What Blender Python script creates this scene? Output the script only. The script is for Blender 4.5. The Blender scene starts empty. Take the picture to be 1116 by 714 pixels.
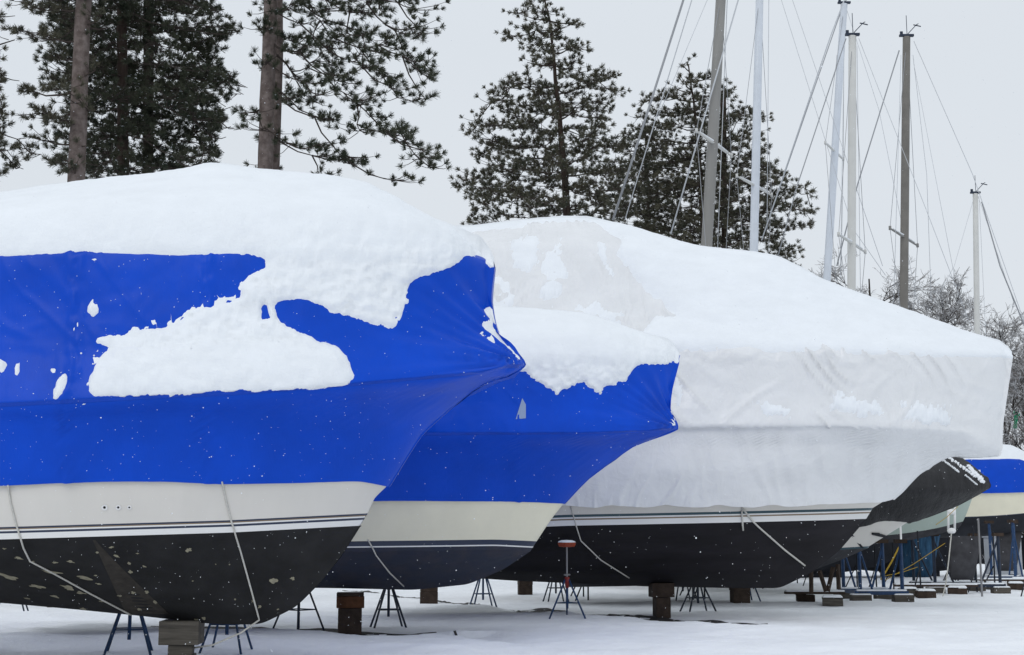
import bpy, math, random
import numpy as np
from mathutils import Vector, noise
from mathutils.bvhtree import BVHTree
random.seed(7); rng = np.random.default_rng(7)
C = bpy.context.scene.collection
PI = math.pi
# ---------------------------------------------------------------- camera
F = 1500.0; CX, CY = 558.0, 357.0; HZ = 590.0; CAM = np.array([0., 0., 1.55])
A = math.atan((HZ - CY) / F)
cd = bpy.data.cameras.new('camera'); cam = bpy.data.objects.new('camera', cd); C.objects.link(cam)
cam.location = CAM; cam.rotation_euler = (PI/2 + A, 0, 0)
cd.sensor_width = 36; cd.lens = F/1116*36; cd.clip_start = .1; cd.clip_end = 3000
bpy.context.scene.camera = cam
def ray(px, py):
    rx, ry = (px-CX)/F, (CY-py)/F
    return np.array([rx, math.cos(A)-ry*math.sin(A), math.sin(A)+ry*math.cos(A)])
def at(px, py, Y):
    d = ray(px, py); return CAM + d*(Y/d[1])
def proj(p):
    x, y, z = p[0]-CAM[0], p[1]-CAM[1], p[2]-CAM[2]
    w = y*math.cos(A)+z*math.sin(A); v = -y*math.sin(A)+z*math.cos(A)
    return CX+F*x/w, CY-F*v/w
# ---------------------------------------------------------------- objects
def tag(o, label=None, cat=None, group=None, kind=None):
    if label: o['label'] = label
    if cat: o['category'] = cat
    if group: o['group'] = group
    if kind: o['kind'] = kind
    return o
def thing(name, label, cat, loc=(0, 0, 0), rz=0, group=None):
    o = bpy.data.objects.new(name, None); C.objects.link(o); o.location = loc; o.rotation_euler = (0, 0, rz)
    o.empty_display_size = .2
    return tag(o, label, cat, group)
class MB:
    def __init__(s): s.v = []; s.f = []; s.m = []
    def add(s, vs, fs, m=0):
        n = len(s.v); s.v.extend([tuple(map(float, p)) for p in vs]); s.f.extend([tuple(i+n for i in q) for q in fs]); s.m.extend([m]*len(fs))
    def box(s, c, d, rz=0, m=0, top=1.0, tilt=0):
        x, y, z = d[0]/2, d[1]/2, d[2]/2; vs = []
        for sz in (-1, 1):
            k = top if sz > 0 else 1
            for sx, sy in ((-1, -1), (1, -1), (1, 1), (-1, 1)):
                a, b, e = sx*x*k, sy*y*k, sz*z
                a, e = a*math.cos(tilt)+e*math.sin(tilt), -a*math.sin(tilt)+e*math.cos(tilt)
                vs.append((c[0]+a*math.cos(rz)-b*math.sin(rz), c[1]+a*math.sin(rz)+b*math.cos(rz), c[2]+e))
        s.add(vs, [(3, 2, 1, 0), (4, 5, 6, 7), (0, 1, 5, 4), (1, 2, 6, 5), (2, 3, 7, 6), (3, 0, 4, 7)], m)
    def tube(s, pts, rs, n=6, m=0, cap=True, flat=1.0):
        pts = [Vector(p) for p in pts]
        if not hasattr(rs, '__len__'): rs = [rs]*len(pts)
        rings = []; prev = None
        for i, p in enumerate(pts):
            t = (pts[min(i+1, len(pts)-1)]-pts[max(i-1, 0)])
            t = t.normalized() if t.length > 1e-9 else Vector((0, 0, 1))
            ref = prev if prev is not None else (Vector((0, 1, 0)) if abs(t.z) > .8 else Vector((0, 0, 1)))
            a = (ref - t*ref.dot(t))
            if a.length < 1e-5: a = Vector((1, 0, 0)) - t*t.x
            a.normalize(); prev = a; b = t.cross(a)
            rings.append([p + (a*math.cos(2*PI*k/n)*flat + b*math.sin(2*PI*k/n))*rs[i] for k in range(n)])
        vs = [q for r in rings for q in r]; fs = []
        for i in range(len(pts)-1):
            for k in range(n):
                fs.append((i*n+k, i*n+(k+1) % n, (i+1)*n+(k+1) % n, (i+1)*n+k))
        if cap: fs.append(tuple(range(n))[::-1]); fs.append(tuple((len(pts)-1)*n+k for k in range(n)))
        s.add(vs, fs, m)
    def build(s, name, mats, parent=None, smooth=False, loc=None):
        me = bpy.data.meshes.new(name); me.from_pydata(s.v, [], s.f)
        if not isinstance(mats, (list, tuple)): mats = [mats]
        for m in mats: me.materials.append(m)
        if len(mats) > 1: me.polygons.foreach_set('material_index', s.m)
        if smooth: me.polygons.foreach_set('use_smooth', [True]*len(s.f))
        me.update()
        o = bpy.data.objects.new(name, me); C.objects.link(o)
        if parent: o.parent = parent
        if loc is not None: o.location = loc
        return o
def bevel(o, w=.01, seg=2):
    m = o.modifiers.new('bevel', 'BEVEL'); m.width = w; m.segments = seg; m.limit_method = 'ANGLE'; return o
def copy_tree(o, parent=None):
    c = o.copy(); C.objects.link(c); c.parent = parent
    for ch in o.children: copy_tree(ch, c)
    return c
# ---------------------------------------------------------------- materials
def mat(name, col, rough=.6, spec=.4, var=.0, vscale=3., vcol=None, vthr=None, bump=0., bscale=20., bstretch=(1, 1, 1), detail=6, dist=.02, sub=0, metal=0,
        bump2=None, coat=0):
    m = bpy.data.materials.new(name); m.use_nodes = True; nt = m.node_tree; b = nt.nodes['Principled BSDF']
    b.inputs['Base Color'].default_value = (*col, 1); b.inputs['Roughness'].default_value = rough
    b.inputs['Specular IOR Level'].default_value = spec; b.inputs['Metallic'].default_value = metal
    if coat: b.inputs['Coat Weight'].default_value = coat
    if sub: b.inputs['Subsurface Weight'].default_value = sub; b.inputs['Subsurface Radius'].default_value = (.05, .06, .08); b.inputs['Subsurface Scale'].default_value = .5
    tc = nt.nodes.new('ShaderNodeTexCoord'); L = nt.links.new
    def nz(scale, det, st=(1, 1, 1), rgh=.6, dst=0, typ=None):
        mp = nt.nodes.new('ShaderNodeMapping'); mp.inputs['Scale'].default_value = st; L(tc.outputs['Object'], mp.inputs['Vector'])
        n = nt.nodes.new('ShaderNodeTexNoise'); n.inputs['Scale'].default_value = scale; n.inputs['Detail'].default_value = det
        n.inputs['Roughness'].default_value = rgh; n.inputs['Distortion'].default_value = dst
        L(mp.outputs[0], n.inputs['Vector'])
        if typ: n.noise_type = typ
        return n.outputs['Fac']
    if var or vcol:
        n = nz(vscale, 6, bstretch if vthr is None else (1, 1, 1))
        r = nt.nodes.new('ShaderNodeValToRGB'); L(n, r.inputs[0])
        if vcol:
            lo, hi = vthr if vthr else (.35, .7)
            r.color_ramp.elements[0].position = lo; r.color_ramp.elements[1].position = hi
            r.color_ramp.elements[0].color = (*col, 1); r.color_ramp.elements[1].color = (*vcol, 1)
        else:
            r.color_ramp.elements[0].position = .3; r.color_ramp.elements[1].position = .7
            r.color_ramp.elements[0].color = (*[c*(1-var) for c in col], 1); r.color_ramp.elements[1].color = (*[min(1, c*(1+var)) for c in col], 1)
        L(r.outputs[0], b.inputs['Base Color'])
    last = None
    for bp in ([(bump, bscale, bstretch, detail, dist, 0)] if bump else []) + (bump2 or []):
        n = nz(bp[1], bp[3], bp[2], .6, bp[5], bp[6] if len(bp) > 6 else None); q = nt.nodes.new('ShaderNodeBump'); q.inputs['Strength'].default_value = bp[0]; q.inputs['Distance'].default_value = bp[4]
        L(n, q.inputs['Height'])
        if last: L(last, q.inputs['Normal'])
        last = q.outputs[0]
    if last: L(last, b.inputs['Normal'])
    return m
M = {}
M['snow'] = mat('snow', (.82, .85, .885), .65, .25, var=.03, vscale=1.2, bump=.35, bscale=14, detail=8, dist=.03, bump2=[(.35, 90, (1, 1, 1), 3, .006, 0)])
M['snow_lump'] = mat('snow_lumpy', (.82, .85, .885), .65, .25, var=.03, vscale=2, bump=.26, bscale=8, bstretch=(1, 1, 2.0), detail=8, dist=.04, bump2=[(.4, 50, (1, 1, 1), 3, .008, 0)])
M['ground'] = mat('ground_snow', (.86, .88, .91), .7, .25, var=.05, vscale=.6, bump=.7, bscale=2.2, detail=10, dist=.10, bump2=[(.4, 40, (1, 1, 1), 4, .01, 0)])
M['blue'] = mat('blue_shrink_wrap', (.0005, .060, .52), .36, .16, var=.12, vscale=.9, bump=.12, bscale=1.1, detail=3, dist=.10, bump2=[(.12, 5, (2.0, 1, .5), 5, .02, 1.5), (.10, 28, (1, 1, .3), 3, .005, .5), (.10, .7, (1, 1, .7), 2, .015, .8, 'RIDGED_MULTIFRACTAL')])
M['bluet'] = mat('blue_seam_tape', (.0005, .048, .43), .25, .25, var=.12, vscale=3, bump=.2, bscale=12, dist=.01)
M['white'] = mat('white_shrink_wrap', (.75, .76, .775), .27, .5, var=.04, vscale=1.5, bump=.30, bscale=1.1, bstretch=(.9, 1, 1.4), detail=3, dist=.10, bump2=[(.35, 2.2, (1.2, 1, .9), 5, .05, 2.0), (.25, 7, (1.2, 1, 1), 4, .014, 1.5, None), (.30, .9, (1.5, 1, .7), 3, .022, 1.2, 'RIDGED_MULTIFRACTAL')])
M['gel'] = mat('grey_white_gelcoat', (.66, .635, .59), .28, .5, var=.03, vscale=2, bump=.04, bscale=.8, detail=2, dist=.05, bstretch=(1, 1, .3))
M['cream'] = mat('cream_gelcoat', (.80, .76, .60), .3, .5, var=.04, vscale=2)
M['navy'] = mat('navy_stripe', (.012, .022, .055), .3, .5)
M['teal'] = mat('teal_stripe', (.01, .05, .07), .3, .5)
M['tan'] = mat('tan_stripe', (.22, .16, .10), .4, .4)
M['wstripe'] = mat('white_stripe', (.74, .74, .73), .35, .5)
M['black'] = mat('black_antifouling', (.018, .018, .019), .75, .2, var=.35, vscale=2.2, bump=.15, bscale=30, dist=.01)
M['black3'] = mat('black_bottom_paint', (.013, .012, .015), .7, .22, var=.4, vscale=1.6, bump=.15, bscale=30, dist=.01, bstretch=(.3, 1, 2))
M['navyb'] = mat('navy_antifouling', (.028, .034, .055), .7, .25, vcol=(.05, .045, .055), vthr=(.45, .8), vscale=2.5, bump=.15, bscale=30, dist=.01)
M['chip'] = mat('worn_paint_primer', (.28, .26, .19), .8, .2, var=.25, vscale=20)
M['brownp'] = mat('brownish_bottom_paint', (.042, .037, .032), .75, .2, var=.3, vscale=8)
M['rope'] = mat('white_rope', (.55, .54, .50), .85, .1, var=.15, vscale=40)
M['wood'] = mat('weathered_timber', (.085, .077, .066), .85, .2, var=.4, vscale=6, bstretch=(.3, 1, 4), bump=.4, bscale=8, dist=.02)
M['woodd'] = mat('dark_wet_timber', (.045, .032, .025), .85, .2, var=.4, vscale=6, bump=.4, bscale=8, dist=.02)
M['woodr'] = mat('rusty_brown_timber', (.09, .04, .02), .85, .2, var=.4, vscale=6, bump=.4, bscale=8, dist=.02)
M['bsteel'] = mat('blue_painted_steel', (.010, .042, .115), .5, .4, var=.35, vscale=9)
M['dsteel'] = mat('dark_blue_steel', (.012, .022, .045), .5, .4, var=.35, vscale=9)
M['red'] = mat('red_painted_steel', (.20, .018, .015), .5, .4, var=.3, vscale=9)
M['pad'] = mat('orange_pad', (.26, .045, .02), .6, .3, var=.2, vscale=9)
M['galv'] = mat('galvanised_metal', (.25, .25, .26), .5, .4, metal=.6)
M['bark'] = mat('red_pine_bark', (.10, .078, .070), .9, .15, vcol=(.205, .17, .158), vthr=(.38, .68), vscale=5, bump=.8, bscale=7, bstretch=(1, 1, .28), detail=8, dist=.06)
M['barkd'] = mat('dark_pine_bark', (.05, .036, .030), .9, .15, var=.4, vscale=7, bstretch=(1, 1, .3), bump=.6, bscale=8, dist=.05)
M['limb'] = mat('grey_limb_bark', (.06, .048, .042), .9, .15, var=.3, vscale=10)
M['needle'] = mat('dark_pine_needles', (.034, .044, .028), .7, .25, vcol=(.072, .076, .048), vthr=(.35, .65), vscale=1.5)
M['needle2'] = mat('pine_needles_olive', (.060, .064, .044), .7, .25, vcol=(.115, .105, .072), vthr=(.35, .65), vscale=1.2)
M['twig'] = mat('frosted_twigs', (.13, .115, .105), .9, .1, vcol=(.55, .56, .58), vthr=(.42, .62), vscale=3)
M['twigd'] = mat('dark_twigs', (.04, .034, .03), .9, .1, var=.4, vscale=3)
M['mgrey'] = mat('brushed_grey_mast', (.23, .225, .215), .5, .4, var=.10, vscale=2, bstretch=(1, 1, .2))
M['mwhite'] = mat('white_mast', (.60, .64, .70), .4, .4, var=.05, vscale=2)
M['mcream'] = mat('off_white_mast', (.58, .58, .56), .4, .4, var=.05, vscale=2)
M['mbrown'] = mat('weathered_brown_grey_mast', (.17, .16, .145), .6, .3, var=.15, vscale=2)
M['wire'] = mat('steel_wire', (.30, .31, .33), .5, .4)
M['wirew'] = mat('pale_rigging_line', (.52, .54, .57), .6, .3)
M['dtarp'] = mat('black_tarp', (.016, .016, .018), .55, .35, var=.4, vscale=3, bump=.6, bscale=3, bstretch=(2, 1, .8), detail=6, dist=.10, bump2=[(.4, 14, (1, 1, 1), 4, .02, 1)])
M['green'] = mat('pale_green_gelcoat', (.34, .41, .37), .35, .5, var=.05, vscale=1)
M['bkeel'] = mat('worn_blue_antifouling', (.03, .085, .16), .8, .2, var=.5, vscale=5, bstretch=(3, 1, .5))
M['gkeel'] = mat('dark_grey_antifouling', (.05, .05, .056), .8, .2, var=.3, vscale=3)
M['fender'] = mat('white_vinyl_fender', (.78, .78, .78), .4, .4)
M['strap'] = mat('yellow_strap', (.38, .25, .03), .7, .2)
M['shade_gap'] = mat('painted_shade', (.035, .033, .032), .8, .3, var=.5, vscale=12, bump=.5, bscale=25, dist=.03)  # dark tone standing in for the shade beyond the snow crests
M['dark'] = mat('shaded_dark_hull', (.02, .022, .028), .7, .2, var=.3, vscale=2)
M['shed'] = mat('pale_box_paint', (.5, .52, .55), .6, .3, var=.05, vscale=2)
M['lgreen'] = mat('green_tape', (.0, .25, .12), .6, .3)
def nv(x, y, z=0, o=4): return noise.fractal(Vector((x, y, z)), .8, 2.1, o)
# ---------------------------------------------------------------- world and sun
w = bpy.data.worlds.new('World'); bpy.context.scene.world = w; w.use_nodes = True; nt = w.node_tree; L = nt.links.new
bg = nt.nodes['Background']; sky = nt.nodes.new('ShaderNodeTexSky'); sky.sky_type = 'NISHITA'; sky.sun_disc = False
SE, SR = math.radians(38), math.radians(160)
sky.sun_elevation = SE; sky.sun_rotation = SR; sky.air_density = 1; sky.dust_density = 4
hs = nt.nodes.new('ShaderNodeHueSaturation'); hs.inputs['Saturation'].default_value = .35; L(sky.outputs[0], hs.inputs['Color'])
# an even overcast: a cloud layer of soft grey-white mixed over the clear sky
tc = nt.nodes.new('ShaderNodeTexCoord'); nn = nt.nodes.new('ShaderNodeTexNoise'); nn.inputs['Scale'].default_value = 1.3; nn.inputs['Detail'].default_value = 4
mp = nt.nodes.new('ShaderNodeMapping'); mp.inputs['Scale'].default_value = (1, 1, 2.5); L(tc.outputs['Generated'], mp.inputs[0]); L(mp.outputs[0], nn.inputs['Vector'])
cr = nt.nodes.new('ShaderNodeValToRGB'); L(nn.outputs['Fac'], cr.inputs[0])
cr.color_ramp.elements[0].position = .3; cr.color_ramp.elements[1].position = .75
SKYV = 7.95
cr.color_ramp.elements[0].color = (SKYV*.915, SKYV*.985, SKYV*1.06, 1); cr.color_ramp.elements[1].color = (SKYV*.95, SKYV*1.01, SKYV*1.08, 1)
mx = nt.nodes.new('ShaderNodeMix'); mx.data_type = 'RGBA'; mx.inputs['Factor'].default_value = .93
sx = nt.nodes.new('ShaderNodeSeparateXYZ'); L(tc.outputs['Generated'], sx.inputs[0])
mr = nt.nodes.new('ShaderNodeMapRange'); mr.inputs[1].default_value = .35; mr.inputs[2].default_value = 1.0; mr.inputs[3].default_value = 1.0; mr.inputs[4].default_value = 1.28; L(sx.outputs[2], mr.inputs[0])
vm = nt.nodes.new('ShaderNodeVectorMath'); vm.operation = 'SCALE'; L(cr.outputs[0], vm.inputs[0]); L(mr.outputs[0], vm.inputs['Scale'])   # overcast: brighter overhead
L(hs.outputs[0], mx.inputs[6]); L(vm.outputs[0], mx.inputs[7]); L(mx.outputs[2], bg.inputs['Color']); bg.inputs['Strength'].default_value = .10
sl = bpy.data.lights.new('sun', 'SUN'); sl.energy = .5; sl.angle = math.radians(25); sl.color = (1, .97, .93)
so = bpy.data.objects.new('sun', sl); C.objects.link(so)
az = math.radians(205)   # from behind the camera, a little left
sd_ = Vector((math.sin(az)*math.cos(SE), math.cos(az)*math.cos(SE), math.sin(SE)))
so.rotation_euler = sd_.to_track_quat('Z', 'Y').to_euler(); sky.sun_rotation = az
sc = bpy.context.scene
sc.view_settings.view_transform = 'Standard'; sc.view_settings.look = 'None'; sc.view_settings.exposure = 0.0; sc.view_settings.gamma = 1
# ---------------------------------------------------------------- ground
def seg_d(x, y, pts):
    best = 1e9; sg = 0
    for (x0, y0), (x1, y1) in zip(pts[:-1], pts[1:]):
        dx, dy = x1-x0, y1-y0; t = max(0, min(1, ((x-x0)*dx+(y-y0)*dy)/(dx*dx+dy*dy)))
        qx, qy = x0+dx*t-x, y0+dy*t-y; d = math.hypot(qx, qy)
        if d < best: best = d; sg = 1 if (dx*(y-y0)-dy*(x-x0)) > 0 else -1
    return best*sg     # positive: beyond the line
def gxy(px, py, h=0):
    d = ray(px, py); t = (h-CAM[2])/d[2]; p = CAM+d*t; return (p[0], p[1])
H1, H2 = .08, .09
ridge1 = [gxy(*p, H1) for p in ((130, 680), (225, 683), (300, 686), (400, 690), (440, 690), (475, 688), (520, 695), (600, 704))]
ridge2 = [gxy(*p, H2) for p in ((330, 640), (455, 652), (550, 664), (650, 671), (800, 681), (900, 684), (1000, 687), (1150, 690))]
def gh(x, y):
    h = .07*nv(x*.3, y*.55)*min(1, max(.3, y/12)) + .016*nv(x*1.6, y*2.6)*(1 if y < 26 else .5) - (.03*math.exp(-((y-19.6-.10*x+.3*nv(x*.3, 3))/.16)**2)+.03*math.exp(-((y-21.3-.10*x+.3*nv(x*.3, 3))/.16)**2))*(.6+nv(x*2, y*2))*(1 if x > -3 else 0)
    for R, Hh in ((ridge1, H1), (ridge2, H2)):
        d = seg_d(x, y, R); x0, x1 = R[0][0], R[-1][0]
        k = max(0, min(1, (x-x0)/.8))*max(0, min(1, (x1-x)/1.2)) if R is ridge1 else max(0, min(1, (x-x0)/1.5))
        if d > 0: h += k*Hh*max(0, 1-d/.35)**1.2 - k*.05*math.exp(-((d-.7)/.4)**2)
        else: h += k*Hh*math.exp(-(d/2.6)**2)
    return h
def ground():
    xs = np.concatenate([[-900, -400, -150, -80, -45, -28, -18], np.linspace(-13, 17, 300), [20, 25, 32, 45, 80, 150, 400, 900]])
    ys = np.concatenate([[-60, -20, -5, 3, 8], np.linspace(11, 34, 260), np.linspace(34.4, 70, 90), [78, 95, 130, 200, 400, 900, 1800]])
    b = MB(); nx, ny = len(xs), len(ys); vs = []
    for y in ys:
        for x in xs: vs.append((x, y, gh(x, y) if (abs(x) < 40 and y < 75) else 0))
    fs = [(j*nx+i, j*nx+i+1, (j+1)*nx+i+1, (j+1)*nx+i) for j in range(ny-1) for i in range(nx-1)]
    b.add(vs, fs); o = b.build('ground', M['ground'], smooth=True); tag(o, kind='structure')
ground()
# narrow dark strips that paint in the shadow gap beyond each crest
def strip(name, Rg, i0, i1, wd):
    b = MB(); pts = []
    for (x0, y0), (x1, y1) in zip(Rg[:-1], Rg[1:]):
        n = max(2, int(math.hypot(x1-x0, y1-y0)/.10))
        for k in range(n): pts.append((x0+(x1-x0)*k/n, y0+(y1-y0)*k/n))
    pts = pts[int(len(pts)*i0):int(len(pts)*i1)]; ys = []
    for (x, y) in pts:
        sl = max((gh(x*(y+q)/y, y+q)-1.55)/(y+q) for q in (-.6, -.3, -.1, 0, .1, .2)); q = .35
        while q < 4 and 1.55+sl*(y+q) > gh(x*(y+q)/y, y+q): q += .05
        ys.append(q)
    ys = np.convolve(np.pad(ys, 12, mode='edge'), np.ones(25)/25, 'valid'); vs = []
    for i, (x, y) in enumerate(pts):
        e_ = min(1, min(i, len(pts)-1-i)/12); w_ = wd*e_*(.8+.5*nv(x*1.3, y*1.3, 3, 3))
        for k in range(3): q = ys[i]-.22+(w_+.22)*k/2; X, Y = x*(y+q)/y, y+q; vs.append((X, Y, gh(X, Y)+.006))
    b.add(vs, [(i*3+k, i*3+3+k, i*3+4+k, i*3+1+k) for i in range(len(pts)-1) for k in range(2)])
    tag(b.build(name, M['shade_gap'], smooth=True), kind='structure')
strip('shade_strip', ridge1, .08, .74, .30)
strip('shade_strip', ridge2, .14, .84, .55)
# ---------------------------------------------------------------- wrapped boats
def resample(line, s, sm=0):
    p = np.array(line, float); d = np.concatenate([[0], np.cumsum(np.hypot(*np.diff(p, axis=0).T))]); d /= d[-1]
    sd = np.linspace(0, 1, 1201); x = np.interp(sd, d, p[:, 0]); y = np.interp(sd, d, p[:, 1])
    k = 25; ker = np.hanning(k*2+1); ker /= ker.sum()
    def smo(a):
        e = np.concatenate([2*a[0]-a[k:0:-1], a, 2*a[-1]-a[-2:-k-2:-1]]); return np.convolve(e, ker, 'valid')
    return np.interp(s, sd, smo(x)), np.interp(s, sd, smo(y))
class Boat:
    def __init__(s, name, label, cat, px0, Y0, yaw, N=420, group=None):
        s.O = np.array([(px0-CX)/F*Y0, Y0, 0.]); t = math.radians(yaw)
        s.f = np.array([math.cos(t), -math.sin(t), 0]); s.n = np.array([math.sin(t), math.cos(t), 0])
        s.root = thing(name, label, cat, s.O, -t, group); s.N = N
        s.s = 1-(1-np.linspace(0, 1, N))**1.25; s.bv = []
    def un(s, px, py, b):
        d = ray(px, py); t = (np.dot(s.O-CAM, s.n)-b)/np.dot(d, s.n); P = CAM+d*t-s.O
        return (np.dot(P, s.f), -b, P[2])
    def world(s, l): return s.O+s.f*l[0]+s.n*l[1]+np.array([0, 0, l[2]])
    def grid(s, lines, sub):
        """lines: (pixel polyline, max half-breadth, p, q, minimum) from below up; the last one is the top."""
        K = []
        for (ln, B, p, q, mn) in lines:
            X, Y = resample(ln, s.s); b = np.maximum(B*(1-s.s**p)**q, mn)
            K.append([s.un(X[i], Y[i], b[i]) for i in range(s.N)])
        K = np.array(K)                       # k, N, 3
        rows = []; n = len(K); own = []
        for k in range(n-1):
            a, b_, c, d = K[max(k-1, 0)], K[k], K[k+1], K[min(k+2, n-1)]
            m = sub[k] if hasattr(sub, '__len__') else sub
            for j in range(m):
                t = j/m
                if m == 1: rows.append(b_)
                else: rows.append(.5*((2*b_)+(-a+c)*t+(2*a-5*b_+4*c-d)*t*t+(-a+3*b_-3*c+d)*t**3)*.5+.5*(b_+(c-b_)*t))
                own.append(k)
        rows.append(K[-1]); own.append(n-2)
        return np.array(rows), own            # R, N, 3 near side
    def mesh(s, name, G, material, closed_top=False, mirror=True, disp=None, smooth=True, solid=0, mats=None, mi=None, cap=True):
        G = G.copy(); R, N = G.shape[:2]
        if disp is not None: G = disp(s, G)
        s.G = G; b = MB(); near = [tuple(p) for r in G for p in r]
        fs = [(r*N+i, r*N+i+1, (r+1)*N+i+1, (r+1)*N+i) for r in range(R-1) for i in range(N-1)]
        ms = [(mi[r] if mi else 0) for r in range(R-1) for i in range(N-1)]
        b.add(near, fs); far = [(x, -y, z) for x, y, z in near]
        if mirror:
            b.add(far, [q[::-1] for q in fs]); ms = ms*2
            off = len(near)
            if closed_top:   # stitch ridge
                b.f += [((R-1)*N+i, (R-1)*N+i+1, off+(R-1)*N+i+1, off+(R-1)*N+i) for i in range(N-1)]; ms += [ms[-1]]*(N-1)
            if cap:
                b.f += [(r*N, (r+1)*N, off+(r+1)*N, off+r*N) for r in range(R-1)]; ms += [(mi[r] if mi else 0) for r in range(R-1)]
                e = N-1
                b.f += [(r*N+e, off+r*N+e, off+(r+1)*N+e, (r+1)*N+e) for r in range(R-1)]; ms += [(mi[r] if mi else 0) for r in range(R-1)]
        b.m = ms
        o = b.build(name, mats or material, s.root, smooth=smooth)
        if solid: md = o.modifiers.new('solid', 'SOLIDIFY'); md.thickness = solid; md.offset = -1
        wv = [tuple(s.world(p)) for p in b.v[:len(near)]]; s.bv.append(BVHTree.FromPolygons(wv, fs))
        return o
    def seam(s, row, m_, i0=0, wd=.05):
        b = MB(); vs = []; G = s.G
        for i in range(i0, s.N-6): p = G[row, i]; q = G[row-1, i]; d = q-p; d = d/np.linalg.norm(d); vs += [tuple(p+np.array([0, -.007, .004])), tuple(p+d*wd+np.array([0, -.007, 0]))]
        b.add(vs, [(2*i, 2*i+1, 2*i+3, 2*i+2) for i in range(len(vs)//2-1)]); return b.build('seam_tape', M[m_], s.root, smooth=True)
    def vseam(s, col, r0, r1, m_, wd=.045):
        b = MB(); vs = []; G = s.G
        for r in range(r0, r1): p = G[r, col]; vs += [tuple(p+np.array([0, -.007, 0])), tuple(G[r, col+1]*1.0+(G[r, col+1]-p)*(wd/max(1e-6, np.linalg.norm(G[r, col+1]-p))-1)+np.array([0, -.007, 0]))]
        b.add(vs, [(2*i, 2*i+1, 2*i+3, 2*i+2) for i in range(len(vs)//2-1)]); return b.build('seam_tape', M[m_], s.root, smooth=True)
    def hit(s, px, py, off=.01):
        d = ray(px, py); d = Vector(d).normalized(); best = None
        for t in s.bv:
            h = t.ray_cast(Vector(CAM), d)
            if h[0] is not None and (best is None or h[3] < best[3]): best = h
        if best is None: return None
        n = best[1] if best[1].dot(d) < 0 else -best[1]
        P = np.array(best[0]+n*off)-s.O
        return Vector((np.dot(P, s.f), np.dot(P, s.n), P[2])), Vector((n.dot(Vector(s.f)), n.dot(Vector(s.n)), n.z))
    def rope(s, pts, r=.011, extra=None, name='tie_rope'):
        out = []
        for (x0, y0), (x1, y1) in zip(pts[:-1], pts[1:]):
            n = max(2, int(math.hypot(x1-x0, y1-y0)/5))
            for k in range(n):
                h = s.hit(x0+(x1-x0)*k/n, y0+(y1-y0)*k/n, r*1.1)
                if h: out.append(h[0])
        if extra: out += [Vector(s.un(*e)) for e in extra]
        b = MB(); b.tube(out, r, 6); return b.build(name, M['rope'], s.root, smooth=True)
    def patch(s, b, px, py, rx, ry, ang=0, seed=0, off=.004, dome=0, mi=0):
        """small irregular patch lying on the surface"""
        n = 14; c = s.hit(px, py, off+dome)
        if c is None: return
        ring = []; mid = []
        for k in range(n):
            a = 2*PI*k/n; rr = .85+.9*noise.noise(Vector((math.cos(a)*1.6+seed*3.1, math.sin(a)*1.6, seed*1.7)))
            x, y = rx*rr*math.cos(a), ry*rr*math.sin(a); x, y = x*math.cos(ang)-y*math.sin(ang), x*math.sin(ang)+y*math.cos(ang)
            h = s.hit(px+x, py+y, off if not dome else -.004); g = s.hit(px+x*.75, py+y*.75, off+dome*.8)
            if h is None or g is None: return
            ring.append(h[0]); mid.append(g[0])
        vs = ring+mid+[c[0]]
        b.add(vs, [(k, (k+1) % n, n+(k+1) % n, n+k) for k in range(n)]+[(n+k, n+(k+1) % n, 2*n) for k in range(n)], mi)
def inpoly_sd(P, poly):
    """signed distance (positive inside) of points P (n,2) to polygon"""
    q = np.array(poly, float); q2 = np.roll(q, -1, 0); d = np.full(len(P), 1e9); ins = np.zeros(len(P), bool)
    for a, b in zip(q, q2):
        e = b-a; v = P-a; t = np.clip((v@e)/(e@e+1e-12), 0, 1); d = np.minimum(d, np.hypot(*(v-t[:, None]*e).T))
        c = ((a[1] > P[:, 1]) != (b[1] > P[:, 1])); xi = (b[0]-a[0])*(P[:, 1]-a[1])/(b[1]-a[1]+1e-12)+a[0]; ins ^= c & (P[:, 0] < xi)
    return np.where(ins, d, -d)
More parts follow.
